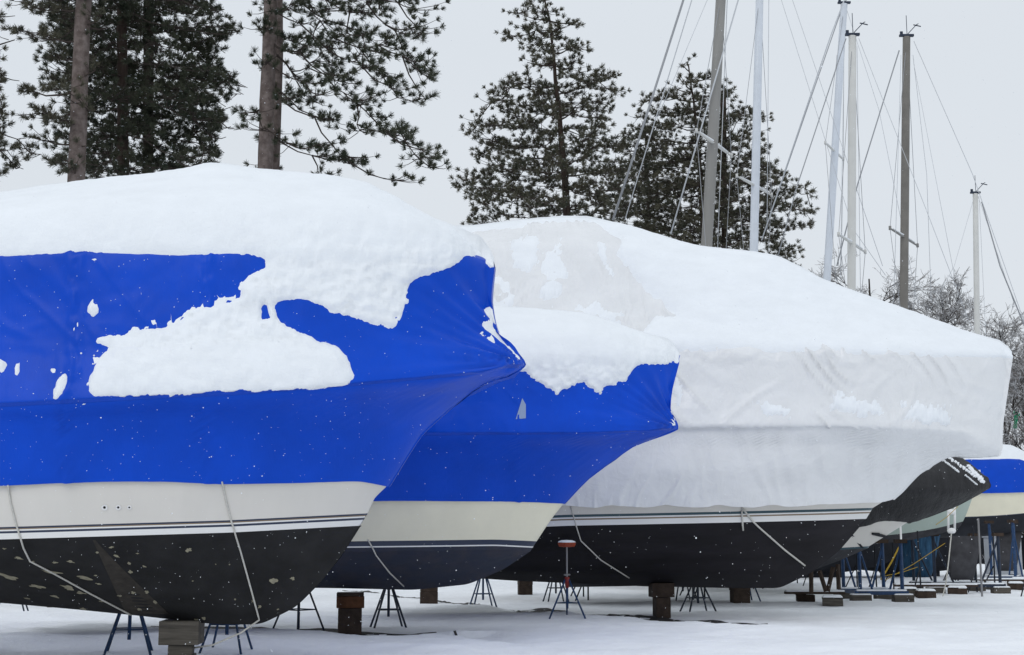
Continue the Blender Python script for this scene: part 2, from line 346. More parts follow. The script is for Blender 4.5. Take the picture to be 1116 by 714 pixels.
def snow_layer(bt, name, label, G, polys, scale, Ttop, Tside, holes=(), wd=.10, rough=1.6, lump=.020, farrows=None, straight=None):
    """snow lying on the cover grid G (near rows, then mirrored far roof); its outline is where it dives into the cover"""
    R, N = G.shape[:2]; fr = farrows or R
    far = G[::-1][1:fr].copy(); far[..., 1] *= -1
    A_ = np.concatenate([G, far], 0); RR = A_.shape[0]
    gu = np.gradient(A_, axis=1); gv = np.gradient(A_, axis=0); nr = np.cross(gu, gv); nr /= (np.linalg.norm(nr, axis=2, keepdims=True)+1e-9)
    near_is = nr[:, :, 1].mean(axis=1) > 0
    if nr[R//3, N//2, 1] > 0: nr = -nr
    W = bt.O+A_[..., 0:1]*bt.f+A_[..., 1:2]*bt.n+A_[..., 2:3]*np.array([0, 0, 1]); flat = W.reshape(-1, 3)
    X, Y_, Z = flat[:, 0], flat[:, 1], flat[:, 2]-CAM[2]; ww = Y_*math.cos(A)+Z*math.sin(A); vv = -Y_*math.sin(A)+Z*math.cos(A)
    P = np.stack([CX+F*X/ww, CY-F*vv/ww], 1)
    sdv = np.full(len(P), -1e9)
    for pl in polys: sdv = np.maximum(sdv, inpoly_sd(P, pl))
    for hl in holes: sdv = np.minimum(sdv, -inpoly_sd(P, hl))
    rows = np.repeat(np.arange(RR), N)
    lump_n = np.array([nv(*p, 5) for p in (flat*np.array([2.2, 2.2, 3.0]))]); fine = np.array([nv(p[0], p[1], p[2], 4) for p in flat*9.]); rg = np.array([nv(p[0], p[1], p[2], 4) for p in flat*5.+7])+.55*np.array([nv(p[0], p[1], p[2], 3) for p in flat*17.+3])
    # far side: everything but the lowest rows carries snow
    farm = rows >= R; fsd = (RR-1-rows)*3.0-2
    rgh = rough*rg*(np.where(straight(P[:, 0], P[:, 1]), .12, 1) if straight else 1)
    sdv = np.where(farm, fsd, sdv) + rgh
    sm = sdv/scale                                  # metres
    nz = np.clip(nr.reshape(-1, 3)[:, 2], 0, 1); up = np.clip((nz-.15)/.45, 0, 1)
    rr = np.clip(sm, 0, None)
    T = Tside*(.55*(1-np.exp(-rr/.035))+.45*(1-np.exp(-rr/(wd*2.2)))) + (Ttop-Tside)*up*(1-np.exp(-rr/.28))
    st_ = 1-up*.92; scal = np.array([1-abs(noise.noise(Vector((p[0]*6, p[1]*6, p[2]*12+1.2*noise.noise(Vector((p[0]*3, p[2]*3, 1))))))) for p in flat])
    T = T*(1+.06*lump_n) + (lump*lump_n*st_ + lump*.7*fine*st_ + lump*1.5*(scal-.8)*st_)*np.clip(rr/.05, 0, 1)
    T *= np.tile(np.clip((1-bt.s)*12/.22, 0, 1)**.5, RR)
    T = np.where(sm < 0, np.maximum(sm*1.0, -.03), T)
    dirv = nr.reshape(-1, 3)*(1-up[:, None]*.8)+np.array([0, 0, 1.])*up[:, None]*.8; dirv /= np.linalg.norm(dirv, axis=1, keepdims=True)
    V = A_.reshape(-1, 3)+dirv*T[:, None]
    keep = sm.reshape(RR, N) > -.06; fk = keep[:-1, :-1] | keep[1:, :-1] | keep[:-1, 1:] | keep[1:, 1:]
    idx = np.arange(RR*N).reshape(RR, N); r_, c_ = np.nonzero(fk)
    F_ = np.stack([idx[r_, c_], idx[r_, c_+1], idx[r_+1, c_+1], idx[r_+1, c_]], 1)
    used = np.unique(F_); mp_ = -np.ones(RR*N, int); mp_[used] = np.arange(len(used)); V = V[used]; F_ = mp_[F_]
    me = bpy.data.meshes.new(name); me.from_pydata(V.tolist(), [], F_.tolist()); me.materials.append(M['snow_lump'])
    me.polygons.foreach_set('use_smooth', [True]*len(F_)); me.update()
    o = bpy.data.objects.new(name, me); C.objects.link(o); o.location = bt.root.location; o.rotation_euler = bt.root.rotation_euler
    tag(o, label, 'snow', 'snow lying on the wrapped boats'); return o
def wrinkle(amp, fx, fz, seams=(), bow=None, ridged=0):
    def f(bt, G):
        R, N = G.shape[:2]; gu = np.gradient(G, axis=1); gv = np.gradient(G, axis=0); nr = np.cross(gu, gv); nr /= np.linalg.norm(nr, axis=2, keepdims=True)+1e-9
        if nr[R//3, N//2, 1] > 0: nr = -nr
        out = G.copy()
        for r in range(R):
            e = min(1, r/3)
            for i in range(N):
                x, y, z = G[r, i]
                d = amp*nv(x*fx, z*fz, 1.7, 4)
                if ridged:
                    wx, wz = x+.5*noise.noise(Vector((x*.7, z*.7, 2))), z+.5*noise.noise(Vector((x*.7, z*.7, 12)))
                    for ang, fa, fc, wt, sd in (((.75, .55, 3.6, 1., 1), (-.5, .5, 2.6, .8, 2), (1.25, .45, 3.4, .5, 3), (.1, .45, 3.2, .5, 4)) if z > 3.75 else ((1.5, .5, 2.6, .55, 1), (1.75, .5, 1.8, .6, 2), (1.2, .4, 2.0, .4, 3))):
                        ca, sa_ = math.cos(ang), math.sin(ang); al, ac = wx*ca-wz*sa_, wx*sa_+wz*ca
                        m_ = max(0, noise.noise(Vector((x*.55+sd*9, z*.8, sd)))+.10)*2.4
                        if m_ > 0: q = abs(noise.noise(Vector((al*fa, ac*fc, sd*5.3)))); d += ridged*wt*min(1, m_)*(math.exp(-(q/.11)**2)-.2)
                for (sx, sw, sa) in seams:
                    k = math.exp(-((x-sx+.06*math.sin(z*3))/sw)**2); d += sa*k*(.5+nv(x*9, z*5, 4, 3))
                if bow:
                    bx, bz, br, ba = bow; dx, dz = x-bx, z-bz; rr = math.hypot(dx, dz)
                    if rr < br: th = math.atan2(dz, dx); d += ba*(1-rr/br)**1.0*min(1, rr/.25)*noise.noise(Vector((th*9, rr*.6, 3)))
                out[r, i] = G[r, i]+nr[r, i]*d
        return out
    return f
GR = 'wrapped motorboats standing side by side in the snow'
# =============== boat 1
b1 = Boat('wrapped_motorboat', 'nearest blue wrapped motorboat, with three round vents and a chipped black bottom', 'boat', 200, 18, 5, group=GR)
keel = [(-430, 640), (0, 657), (80, 664), (150, 671), (230, 680), (283, 681), (322, 662), (350, 634), (372, 606), (393, 573)]
bot = [keel, [(-430, 626), (0, 640), (150, 648), (270, 648), (330, 622), (394, 573)], [(-430, 608), (0, 613), (200, 612), (320, 596), (394, 573)], [(-430, 592), (0, 588), (250, 580.5), (392, 573)]]
Gb, _ = b1.grid([(bot[0], .03, 3, 1, .012), (bot[1], .75, 3, .9, .012), (bot[2], 1.45, 3, .8, .012), (bot[3], 1.80, 3.2, .7, .012)], 12)
o_bot = b1.mesh('bottom', Gb, M['black'])
def up_(l, d): return [(x+(d*.62 if i == len(l)-1 else 0), y-d) for i, (x, y) in enumerate(l)]
s0 = bot[3]; w1 = (1.80, 3.2, .7, .012)
st = [s0, up_(s0, 6.4), up_(s0, 8.8), up_(s0, 10.4), up_(s0, 11.6), up_(s0, 13.4)]
Gs, _ = b1.grid([(l, *w1) for l in st], 1)
b1.mesh('boot_stripe', Gs, None, mats=[M['wstripe'], M['navy'], M['wstripe'], M['tan'], M['navy']], mi=[0, 1, 2, 3, 4], cap=False)
hem = [(-430, 534), (0, 528.5), (60, 526), (120, 524), (180, 524), (240, 527), (330, 525.5), (395, 524), (421, 530)]
Gt, _ = b1.grid([(st[-1], *w1), ([(-430, 552), (0, 549), (250, 546), (408, 543)], 1.84, 3.3, .7, .012), (hem, 1.86, 3.4, .7, .012)], 8)
b1.mesh('topsides', Gt, M['gel'])
cov = [([(x, y+1) if i < len(hem)-1 else (x+3, y+1) for i, (x, y) in enumerate(hem)], 1.90, 3.4, .7, .03),
       ([(-430, 490), (0, 486), (300, 476), (400, 472), (460, 474)], 1.95, 3.8, .7, .04),
       ([(-430, 462), (0, 461), (300, 448), (440, 436), (515, 425)], 2.0, 4.2, .7, .06),
       ([(-430, 452), (0, 440), (300, 425), (450, 413), (530, 404), (573, 397)], 2.10, 5, .7, .04),
       ([(-430, 400), (0, 388), (300, 374), (450, 365), (543, 362)], 1.93, 5, .7, .10),
       ([(-430, 345), (0, 332), (300, 327), (450, 324), (535, 326)], 1.85, 5, .7, .13),
       ([(-430, 290), (0, 279), (100, 276), (270, 278), (400, 282), (538, 291)], 1.8, 5, .75, .14),
       ([(-430, 262), (0, 245), (100, 238), (200, 234), (300, 236), (400, 246), (470, 262), (538, 287)], 1.5, 5, .8, .08),
       ([(-430, 243), (0, 228), (80, 216), (180, 206), (232, 196), (290, 204), (370, 212), (395, 218), (430, 235), (470, 256), (500, 267), (538, 285)], .0, 5, 1, .01)]
sub = [5, 5, 5, 15, 15, 15, 12, 12]
Gc, own = b1.grid(cov, sub)
tipl = b1.un(573, 397, .03)
covo = b1.mesh('shrink_wrap_cover', Gc, M['blue'], closed_top=True, disp=wrinkle(.016, .9, .9, ridged=.012, seams=[(b1.un(72, 400, 2)[0], .10, .035), (b1.un(213, 480, 2)[0], .08, .03)], bow=(tipl[0], tipl[2], 2.1, .11)))
b1.seam(15, 'bluet')
r0 = 15
poly1 = [(-700, 279), (0, 279), (100, 276), (265, 278), (290, 283), (289, 292), (275, 297), (268, 305), (262, 320), (255, 327), (235, 332), (205, 341), (195, 350), (193, 355), (160, 358), (140, 362), (120, 365), (104, 368),
         (104, 375), (118, 378), (108, 395), (97, 410), (96, 425), (100, 433), (200, 430), (300, 426), (380, 421), (385, 412), (384, 395), (370, 380), (350, 372), (325, 362), (312, 355), (303, 345), (300, 332),
         (312, 325), (330, 328), (350, 333), (360, 340), (400, 352), (432, 356), (440, 340), (445, 328), (443, 315), (447, 308), (465, 298), (485, 293), (500, 285), (508, 279), (528, 279), (535, 289), (548, 284), (548, 60), (-700, 60)]
isl = [[(97, 329), (103, 326), (108, 331), (108, 340), (102, 345), (95, 341)], [(80, 352), (87, 349), (90, 352), (86, 360), (80, 364), (78, 358)], [(62, 415), (69, 408), (76, 412), (72, 427), (68, 433), (59, 434)],
       [(-4, 392), (3, 391), (8, 397), (4, 406), (-4, 404)], [(16, 395), (23, 394), (22, 403), (17, 409)], [(99, 283), (105, 281), (109, 284), (104, 287)], [(56, 403), (61, 402), (58, 410)],
       [(525, 345), (533, 332), (543, 338), (552, 350), (560, 365), (566, 390), (556, 380), (545, 370), (535, 368), (526, 360)]]
snow_layer(b1, 'snow_cap', 'thick snow on the nearest blue boat, spilling in a ragged patch down its side', Gc[r0-2:], [poly1]+isl, 83, .26, .07, lump=.032, rough=2.8, straight=lambda x, y: (x < 262) & (y < 292),
           holes=[[(286, 336), (289, 332), (292, 340), (292, 347), (286, 347)]], farrows=26)
snow_layer(b1, 'slide_frost', 'thin frosty slide marks edging the big snow patch on the nearest blue boat', Gc[r0-2:], [[(104, 362), (140, 358), (160, 352), (195, 344), (235, 326), (262, 312), (262, 330), (200, 350), (150, 366), (106, 380)], [(300, 352), (325, 356), (350, 364), (372, 374), (388, 392), (386, 402), (360, 384), (325, 370), (300, 362)], [(90, 405), (100, 395), (98, 425), (92, 436)]], 83, .01, .012, farrows=1, rough=11, lump=.004)
b1.rope([(9, 529), (12, 548), (18, 572), (26, 597), (33, 611), (60, 625), (100, 647), (148, 672)])
b1.rope([(242, 525), (247, 548), (252, 568), (262, 600), (273, 640), (284, 680)], extra=[(262, 690, .0), (232, 703, .0), (206, 707, -.0)])
for x, r in ((114, 3.0), (129, 2.6), (141, 2.1)):
    h, n_ = b1.hit(x, 553, .0); t = r/F*16
    b = MB(); a1 = Vector((1, 0, 0)); a1 = (a1-n_*a1.dot(n_)).normalized(); a2 = n_.cross(a1); vs = []; fs = []; m_ = []
    for rad, of in ((1.15*t, .0), (1.1*t, .014), (.55*t, .014), (.5*t, .004)): vs += [h+(a1*math.cos(2*PI*k/16)+a2*math.sin(2*PI*k/16))*rad+n_*of for k in range(16)]
    for q in range(3): fs += [(q*16+k, q*16+(k+1) % 16, q*16+16+(k+1) % 16, q*16+16+k) for k in range(16)]
    b.add(vs, fs, 0); b.add([vs[48+k] for k in range(16)], [tuple(range(16))], 1); b.build('through_hull_vent', [M['wstripe'], M['black']], b1.root)
# chips and a bare trapezoid live in one part of the boat's bottom paint
b = MB()
chips = [(20, 608, 5, 1.6, .1), (121, 596, 3.4, 1.6, 0), (106, 602, 2, 1.2, 0), (127, 606, 4, 1.2, .3), (150, 603, 2, 1, 0), (77, 612, 5, 1.6, .15), (60, 613, 4, 1, 0), (141, 614, 2.6, 1.6, .3), (142, 623, 2.6, 1.8, .6), (157, 617, 2.4, 1.2, .3),
         (205, 599, 3.4, 2.4, .3), (55, 623, 11, 1.6, .15), (93, 630, 11, 1.8, .2), (104, 627, 2, 1, 0), (75, 641, 9, 3, .2), (88, 646, 6, 1.4, .2), (130, 649, 3, 1.4, 0), (145, 646, 3, 1.5, 0), (160, 645, 3.2, 1.6, .2), (169, 656, 3, 1.4, .5), (152, 664, 2.6, 1.3, 0),
         (10, 628, 12, 2.2, .25), (40, 639, 10, 1.8, .2), (60, 650, 6, 1.2, .2), (214, 675, 3, 1.3, 0), (222, 674, 2, 1.6, 0), (297, 633, 5.2, 3.3, -.1), (319, 630.5, 2.2, 2.6, 0), (345, 650, 2, 1, 0), (283, 661, 1.6, 2, .6), (256, 653, 1, 1, 0), (107, 636, 4, 1, .2), (90, 663, 5, 1, .1), (35, 612, 3, 1, 0), (5, 598, 2, 1, 0), (110, 655, 3, 1, .2), (30, 652, 5, .9, .2), (303, 664, 1.5, 1, 0), (235, 615, .8, .8, 0), (250, 615, .8, .8, 0), (256, 653, 1, 1, 0), (210, 633, .9, .7, 0), (275, 655, .8, 1.3, 0)]
for i, (x, y, rx, ry, a) in enumerate(chips): b1.patch(b, x, y, rx, ry, a, i+1)
vs = []; n = 24
for k in range(n+1):
    t = k/n; y = 588.5+t*84
    for x in (101-.06*(t*84)+t*43, 104+(t**1.05)*84): h = b1.hit(x, y, .003); vs.append(h[0] if h else vs[-1])
b.add(vs, [(2*k, 2*k+1, 2*k+3, 2*k+2) for k in range(n)], 1)
me = o_bot.data; nv0 = len(me.vertices); V0 = [tuple(v.co) for v in me.vertices]; F0 = [tuple(p.vertices) for p in me.polygons]
me2 = bpy.data.meshes.new('bottom'); me2.from_pydata(V0+b.v, [], F0+[tuple(i+nv0 for i in f) for f in b.f])
for m_ in ('black', 'chip', 'brownp'): me2.materials.append(M[m_])
me2.polygons.foreach_set('material_index', [0]*len(F0)+[k+1 for k in b.m]); me2.polygons.foreach_set('use_smooth', [True]*(len(F0)+len(b.f))); me2.update(); o_bot.data = me2
# =============== boat 2
b2 = Boat('wrapped_motorboat', 'second blue wrapped motorboat, with cream topsides and a navy bottom', 'boat', 420, 24, 5, group=GR)
wl = [(0, 604), (300, 602), (470, 600), (540, 599), (578, 601)]
Gb, _ = b2.grid([([(0, 632), (250, 640), (360, 641), (450, 643), (510, 637), (548, 621), (578, 601)], .03, 3, 1, .012), ([(0, 625), (300, 632), (450, 632), (520, 622), (578, 601)], .8, 3, .9, .012), ([(0, 615), (300, 617), (470, 615), (540, 609), (578, 601)], 1.5, 3, .8, .012), (wl, 1.75, 3.2, .7, .012)], 12)
b2.mesh('bottom', Gb, M['navyb'])
w2 = (1.75, 3.2, .7, .012); st = [wl, up_(wl, 4.0), up_(wl, 5.4), up_(wl, 11.0)]
Gs, _ = b2.grid([(l, *w2) for l in st], 1)
b2.mesh('boot_stripe', Gs, None, mats=[M['navyb'], M['wstripe'], M['navy']], mi=[0, 1, 2], cap=False)
hem = [(0, 548), (300, 546), (430, 545), (520, 545.5), (590, 547), (614, 549)]
Gt, _ = b2.grid([(st[-1], *w2), ([(0, 570), (300, 568), (520, 568), (600, 567)], 1.8, 3.3, .7, .012), (hem, 1.86, 3.4, .7, .012)], 8)
b2.mesh('topsides', Gt, M['cream'])
cov = [([(x, y+1) for x, y in hem[:-1]]+[(616, 549)], 1.90, 3.4, .7, .03),
       ([(0, 515), (300, 517), (520, 515), (642, 522)], 1.94, 3.8, .7, .04),
       ([(0, 490), (300, 492), (520, 490), (690, 487)], 1.96, 4.2, .7, .06),
       ([(0, 470), (300, 471), (520, 472), (640, 472), (700, 470), (739, 468)], 1.97, 5, .7, .04),
       ([(0, 440), (300, 440), (520, 442), (640, 446), (731, 446)], 1.9, 5, .7, .1),
       ([(0, 415), (300, 415), (520, 418), (640, 420), (733, 424)], 1.85, 5, .7, .13),
       ([(0, 395), (300, 395), (520, 395), (640, 395), (740, 397)], 1.8, 5, .75, .16),
       ([(0, 385), (300, 381), (540, 378), (640, 378), (740, 392)], 1.5, 5, .8, .1),
       ([(0, 352), (300, 348), (540, 349), (600, 353), (640, 357), (680, 370), (720, 382), (741, 388)], 0, 5, 1, .01)]
Gc, own = b2.grid(cov, [5, 5, 5, 13, 13, 13, 10, 10]); tipl = b2.un(739, 468, .03)
b2.mesh('shrink_wrap_cover', Gc, M['blue'], closed_top=True, disp=wrinkle(.018, .9, .9, ridged=.014, seams=[(b2.un(560, 480, 2)[0], .08, .02)], bow=(tipl[0], tipl[2], 1.8, .085)))
b2.seam(15, 'bluet')
poly2 = [(-700, 404), (400, 404), (547, 404), (572, 407), (592, 420), (603, 427), (608, 431), (613, 424), (619, 423), (627, 418), (636, 417), (645, 424), (654, 431), (659, 423), (670, 420), (682, 415), (689, 403), (699, 397), (741, 397), (746, 397), (746, 200), (-700, 200)]
snow_layer(b2, 'snow_cap', 'snow on the second blue boat, with a ragged fringe over its side', Gc[13:], [poly2, [(733, 432), (739, 425), (741, 445), (735, 462), (732, 450)]], 63, .27, .07, lump=.032, rough=3, farrows=22)
b2.rope([(401, 588), (410, 605), (425, 624), (444, 642)], r=.012)
b = MB(); h0 = [b2.hit(*p, .006)[0] for p in ((562, 457), (569, 434), (573, 441), (573, 456))]; b.add(h0, [(0, 1, 2, 3)]); b.build('torn_flap', mat('torn_pale_lining', (.25, .33, .5), .5), b2.root)
# =============== boat 3
b3 = Boat('wrapped_motorboat', 'largest motorboat in white shrink wrap with a black bottom, behind the two blue ones', 'boat', 760, 29, 5, N=560, group=GR)
wl = [(400, 582), (620, 573), (700, 571.5), (800, 569.5), (900, 567), (944, 565.5)]
Gb, _ = b3.grid([([(400, 622), (560, 633), (700, 639), (800, 641), (850, 641), (885, 624), (915, 600), (944, 566)], .03, 3, 1, .012), ([(400, 614), (560, 622), (700, 626), (830, 625), (890, 604), (944, 566)], .9, 3, .9, .012), ([(400, 600), (620, 602), (800, 600), (890, 585), (944, 566)], 1.6, 3, .8, .012), (wl, 2.0, 3.2, .7, .012)], 12)
b3.mesh('bottom', Gb, M['black3'])
w3 = (2.0, 3.2, .7, .012); st = [wl, up_(wl, 6.0), up_(wl, 7.6), up_(wl, 9.2), up_(wl, 12)]
Gs, _ = b3.grid([(l, *w3) for l in st], 1)
b3.mesh('boot_stripe', Gs, None, mats=[M['wstripe'], M['tan'], M['wstripe'], M['teal']], mi=[0, 1, 2, 3], cap=False)
hem0 = [(400, 548), (620, 548), (700, 546), (800, 545), (900, 543), (955, 543), (972, 541)]
Gt, _ = b3.grid([(st[-1], *w3), (hem0, 2.1, 3.4, .7, .012)], 6)
b3.mesh('topsides', Gt, M['gel'])
hem = [(400, 552), (560, 553), (620, 551)]+[(x, 552+1.6*math.sin(x*.11)+1.2*math.sin(x*.31)) for x in range(640, 880, 12)]+[(890, 550), (930, 549), (962, 547), (975, 545)]
cov = [(hem, 2.14, 3.4, .7, .04),
       ([(400, 530), (700, 530), (900, 527), (985, 536)], 2.18, 3.8, .7, .05),
       ([(400, 515), (700, 512), (900, 508), (1003, 517)], 2.2, 4.2, .7, .06),
       ([(400, 490), (700, 487), (900, 484), (1036, 498)], 2.14, 4.6, .7, .08),
       ([(400, 469), (740, 468), (900, 467), (1050, 472), (1090, 497)], 2.14, 5, .7, .10),
       ([(400, 465), (740, 464), (900, 463), (1050, 465), (1093, 468)], 2.27, 5, .7, .16),
       ([(400, 430), (740, 430), (900, 430), (1098, 430)], 2.1, 5, .7, .2),
       ([(400, 380), (742, 381), (800, 383), (900, 383.5), (1000, 387), (1104, 390)], 2.0, 5, .75, .2),
       ([(400, 345), (600, 338), (742, 356), (900, 365), (1000, 376), (1103, 387)], 1.55, 5, .8, .16),
       ([(400, 275), (512, 272), (600, 268), (640, 266), (700, 280), (760, 300), (830, 310), (900, 336), (1000, 364), (1103, 385)], .75, 5, .8, .1),
       ([(400, 256), (512, 251), (560, 245), (610, 240), (640, 240), (680, 250), (720, 265), (760, 277), (830, 284), (850, 289), (900, 315), (950, 333), (1000, 350), (1050, 368), (1090, 380), (1103, 384)], 0, 5, 1, .01)]
Gc, own = b3.grid(cov, [7, 6, 6, 6, 3, 9, 14, 9, 16, 9])
b3.mesh('shrink_wrap_cover', Gc, M['white'], closed_top=True, disp=wrinkle(.02, 1.1, 1.1, ridged=.055))
poly3 = [(648, 200), (650, 243), (662, 252), (678, 262), (672, 278), (690, 300), (700, 312), (712, 322), (738, 346), (715, 345), (703, 358), (693, 372), (690, 381), (742, 381), (900, 383.5), (1000, 387), (1104, 390), (1115, 390), (1115, 150), (648, 150)]
rim = [(380, 190), (660, 190), (660, 245), (640, 240), (610, 240), (560, 247), (512, 253), (380, 258)]
thin = [[(905, 428), (930, 432), (955, 440), (962, 455), (925, 450), (910, 444)], [(980, 436), (1000, 440), (1030, 444), (1040, 452), (1030, 462), (985, 458)], [(560, 262), (585, 255), (590, 275), (575, 300), (560, 290)], [(590, 285), (612, 260), (618, 300), (605, 330), (588, 320)], [(535, 300), (560, 310), (555, 345), (540, 350)],
        [(615, 340), (650, 330), (680, 345), (660, 360), (620, 356)], [(650, 262), (662, 270), (668, 300), (656, 290)], [(820, 435), (850, 440), (870, 455), (835, 452)], [(735, 412), (742, 420), (745, 445), (735, 440)]]
snow_layer(b3, 'snow_cap', 'long smooth snow cover over the roof of the white wrapped boat', Gc[49:], [poly3, rim], 52, .19, .09, farrows=24, wd=.10, rough=1.0, lump=.012, straight=lambda x, y: (x > 745) & (y > 372))
snow_layer(b3, 'snow_cap', 'thin scraps of snow clinging to the side of the white wrapped boat', Gc[28:], thin, 52, .05, .035, farrows=1, rough=6).name = 'clinging_snow'
b3.rope([(622, 552), (628, 573), (633, 589), (655, 610), (690, 632)], r=.013)
b3.rope([(808, 553), (820, 568), (830, 577), (855, 599), (881, 619)], r=.02)
b3.rope([(808, 556), (809, 572), (810, 583)], r=.02, name='loose_strap')
# =============== boat 4: white hull under a black tarp
b4 = Boat('tarped_boat', 'small white boat with its bow under a black tarp, behind the white wrapped boat', 'boat', 900, 35, 3, N=160)
wl = [(620, 612), (850, 603), (946, 597.5)]
Gb, _ = b4.grid([([(620, 640), (840, 636), (880, 624), (915, 611), (946, 597.5)], .03, 3, 1, .012), ([(620, 625), (850, 618), (900, 610), (946, 597.5)], 1.0, 3, .8, .012), (wl, 1.3, 3, .7, .012)], 8)
b4.mesh('bottom', Gb, M['gkeel'])
Gs, _ = b4.grid([(wl, 1.3, 3, .7, .012), (up_(wl, 2.2), 1.3, 3, .7, .012)], 1); b4.mesh('boot_stripe', Gs, M['teal'], cap=False)
Gt, _ = b4.grid([(up_(wl, 2.2), 1.3, 3, .7, .012), ([(620, 566), (850, 566), (960, 565), (996, 565)], 1.5, 3.2, .7, .012)], 6)
b4.mesh('topsides', Gt, M['gel'])
cov = [([(620, 580), (850, 582), (925, 578), (960, 568), (992, 569.5)], 1.55, 3.2, .7, .04), ([(620, 560), (850, 560), (960, 558), (1012, 564)], 1.58, 3.6, .7, .05), ([(620, 545), (850, 545), (960, 542), (1045, 551)], 1.6, 4, .7, .06),
       ([(620, 530), (850, 532), (960, 530), (1050, 536), (1079, 532)], 1.6, 4.5, .7, .07), ([(620, 515), (850, 515), (960, 512), (1045, 515), (1078, 524)], 1.3, 4.5, .7, .07), ([(620, 490), (850, 490), (960, 487), (1035, 492), (1058, 505), (1077, 521)], .0, 4, .7, .01)]
Gc, _ = b4.grid(cov, 5); b4.mesh('bow_tarp', Gc, M['dtarp'], closed_top=True, disp=wrinkle(.03, 2, 2, ridged=.03))
b = MB()
for i, (x0, y0, x1, y1, wd) in enumerate([(1028, 502, 1044, 514, 1.0), (1032, 497, 1062, 519, 1.5), (1046, 498, 1070, 524, 2.6), (1057, 505, 1076, 524, 3.0), (1052, 518, 1064, 528, .8)]):
    n = 10
    for k in range(n+1):
        t = k/n; x, y = x0+(x1-x0)*t, y0+(y1-y0)*t; b4.patch(b, x, y, wd*1.5, wd*1.0, .7, i*20+k, dome=.03)
o = b.build('snow_streaks', M['snow'], smooth=True); o.location = b4.root.location; o.rotation_euler = b4.root.rotation_euler
tag(o, 'streaks of snow on the tip of the black bow tarp', 'snow'); o.name = 'tarp_snow'
b = MB(); vs = [b4.hit(*p, .02)[0] for p in ((924, 580), (938, 597), (941, 597), (927, 580))]; b.add(vs, [(0, 1, 2, 3)])
b.tube([b4.hit(*p, .03)[0] for p in ((950, 581), (957, 582), (965, 584))], [.03, .045, .03], 6); b.build('black_strap', M['dark'], b4.root)
# ---------------------------------------------------------------- supports
def jack_stand(px, Yd, top, label, m_leg, m_top, h_legs=.95, spread=.42, nleg=4, pad=None, rz=.5, m_pad=None, tilt=0):
    X = (px-CX)/F*Yd; z0 = gh(X, Yd)-.02; t = thing('jack_stand', label, 'boat stand', (X, Yd, z0), rz, 'jack stands holding up the boats')
    H = h_legs
    for k in range(nleg):
        a = 2*PI*k/nleg+.5; b = MB(); b.tube([(.04*math.cos(a), .04*math.sin(a), H), (spread*math.cos(a), spread*math.sin(a), 0)], .019, 6); b.build('leg', m_leg, t, smooth=True)
    b = MB(); b.tube([(0, 0, H-.16), (0, 0, H-.05), (0, 0, H-.04), (0, 0, H+.05)], [.034, .05, .055, .05], 8); b.build('collar', m_top, t, smooth=True)
    b = MB(); b.tube([(0, 0, H*.25), (0, 0, H+.03)], .026, 8)
    for k in range(nleg):
        a, a2 = 2*PI*k/nleg+.5, 2*PI*(k+1)/nleg+.5; r = spread*.62; b.tube([(r*math.cos(a), r*math.sin(a), H*.4), (r*math.cos(a2), r*math.sin(a2), H*.4)], .010, 4)
    b.build('post', m_leg, t, smooth=True)
    b = MB(); b.tube([(0, 0, H), (0, 0, top)], .017, 8); b.box((0, 0, H+.09), (.22, .03, .03)); b.build('screw', M['galv'], t)
    if pad is not None:
        b = MB(); n = 16; vs = []; 
        for (r, z) in ((.05, -.06), (.145, -.05), (.17, .0), (.165, .03)): vs += [(r*math.cos(2*PI*k/n)*1.25, r*math.sin(2*PI*k/n), top+z) for k in range(n)]
        fs = [(q*n+k, q*n+(k+1) % n, q*n+n+(k+1) % n, q*n+n+k) for q in range(3) for k in range(n)]+[tuple(3*n+k for k in range(n)), tuple(range(n))[::-1]]
        b.add(vs, fs); p = b.build('pad', m_pad or M['pad'], t, smooth=False)
        if pad == 'snow':
            b = MB(); vs = []
            for (r, z) in ((.168, .031), (.155, .055), (.10, .075), (.0, .08)): vs += [(r*math.cos(2*PI*k/n)*1.25, r*math.sin(2*PI*k/n), top+z) for k in range(n)]
            b.add(vs, [(q*n+k, q*n+(k+1) % n, q*n+n+(k+1) % n, q*n+n+k) for q in range(3) for k in range(n)])
            o = b.build('pad_snow', M['snow'], p, smooth=True)
    return t
jack_stand(150, 19.6, 1.25, 'blue jack stand left of the grey timber post under the nearest boat', M['bsteel'], M['bsteel'], H1 and .98, .46, pad='p', m_pad=M['woodd'])
jack_stand(254, 19.9, 1.3, 'blue jack stand right of the grey timber post under the nearest bow', M['bsteel'], M['bsteel'], 1.0, .42, pad='p', m_pad=M['woodd'], rz=.2)
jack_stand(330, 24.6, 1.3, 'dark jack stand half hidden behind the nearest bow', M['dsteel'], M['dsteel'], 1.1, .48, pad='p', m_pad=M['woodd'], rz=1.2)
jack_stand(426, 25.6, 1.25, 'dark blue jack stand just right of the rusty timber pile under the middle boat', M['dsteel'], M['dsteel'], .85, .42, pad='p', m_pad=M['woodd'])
jack_stand(617, 27.2, 1.42, 'jack stand with snow on its orange pad, before the white wrapped boat', M['bsteel'], M['red'], .74, .40, 3, 'snow', rz=1.05)
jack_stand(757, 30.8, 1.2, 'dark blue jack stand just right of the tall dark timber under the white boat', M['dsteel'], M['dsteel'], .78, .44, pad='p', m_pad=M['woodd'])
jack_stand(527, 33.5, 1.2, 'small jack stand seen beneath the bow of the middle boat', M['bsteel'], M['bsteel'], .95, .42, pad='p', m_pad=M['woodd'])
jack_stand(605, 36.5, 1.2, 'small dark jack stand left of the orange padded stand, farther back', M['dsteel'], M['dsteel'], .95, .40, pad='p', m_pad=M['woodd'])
jack_stand(741, 36.5, 1.2, 'farther dark jack stand close right of the tall dark timber', M['dsteel'], M['dsteel'], .95, .42, pad='p', m_pad=M['woodd'])
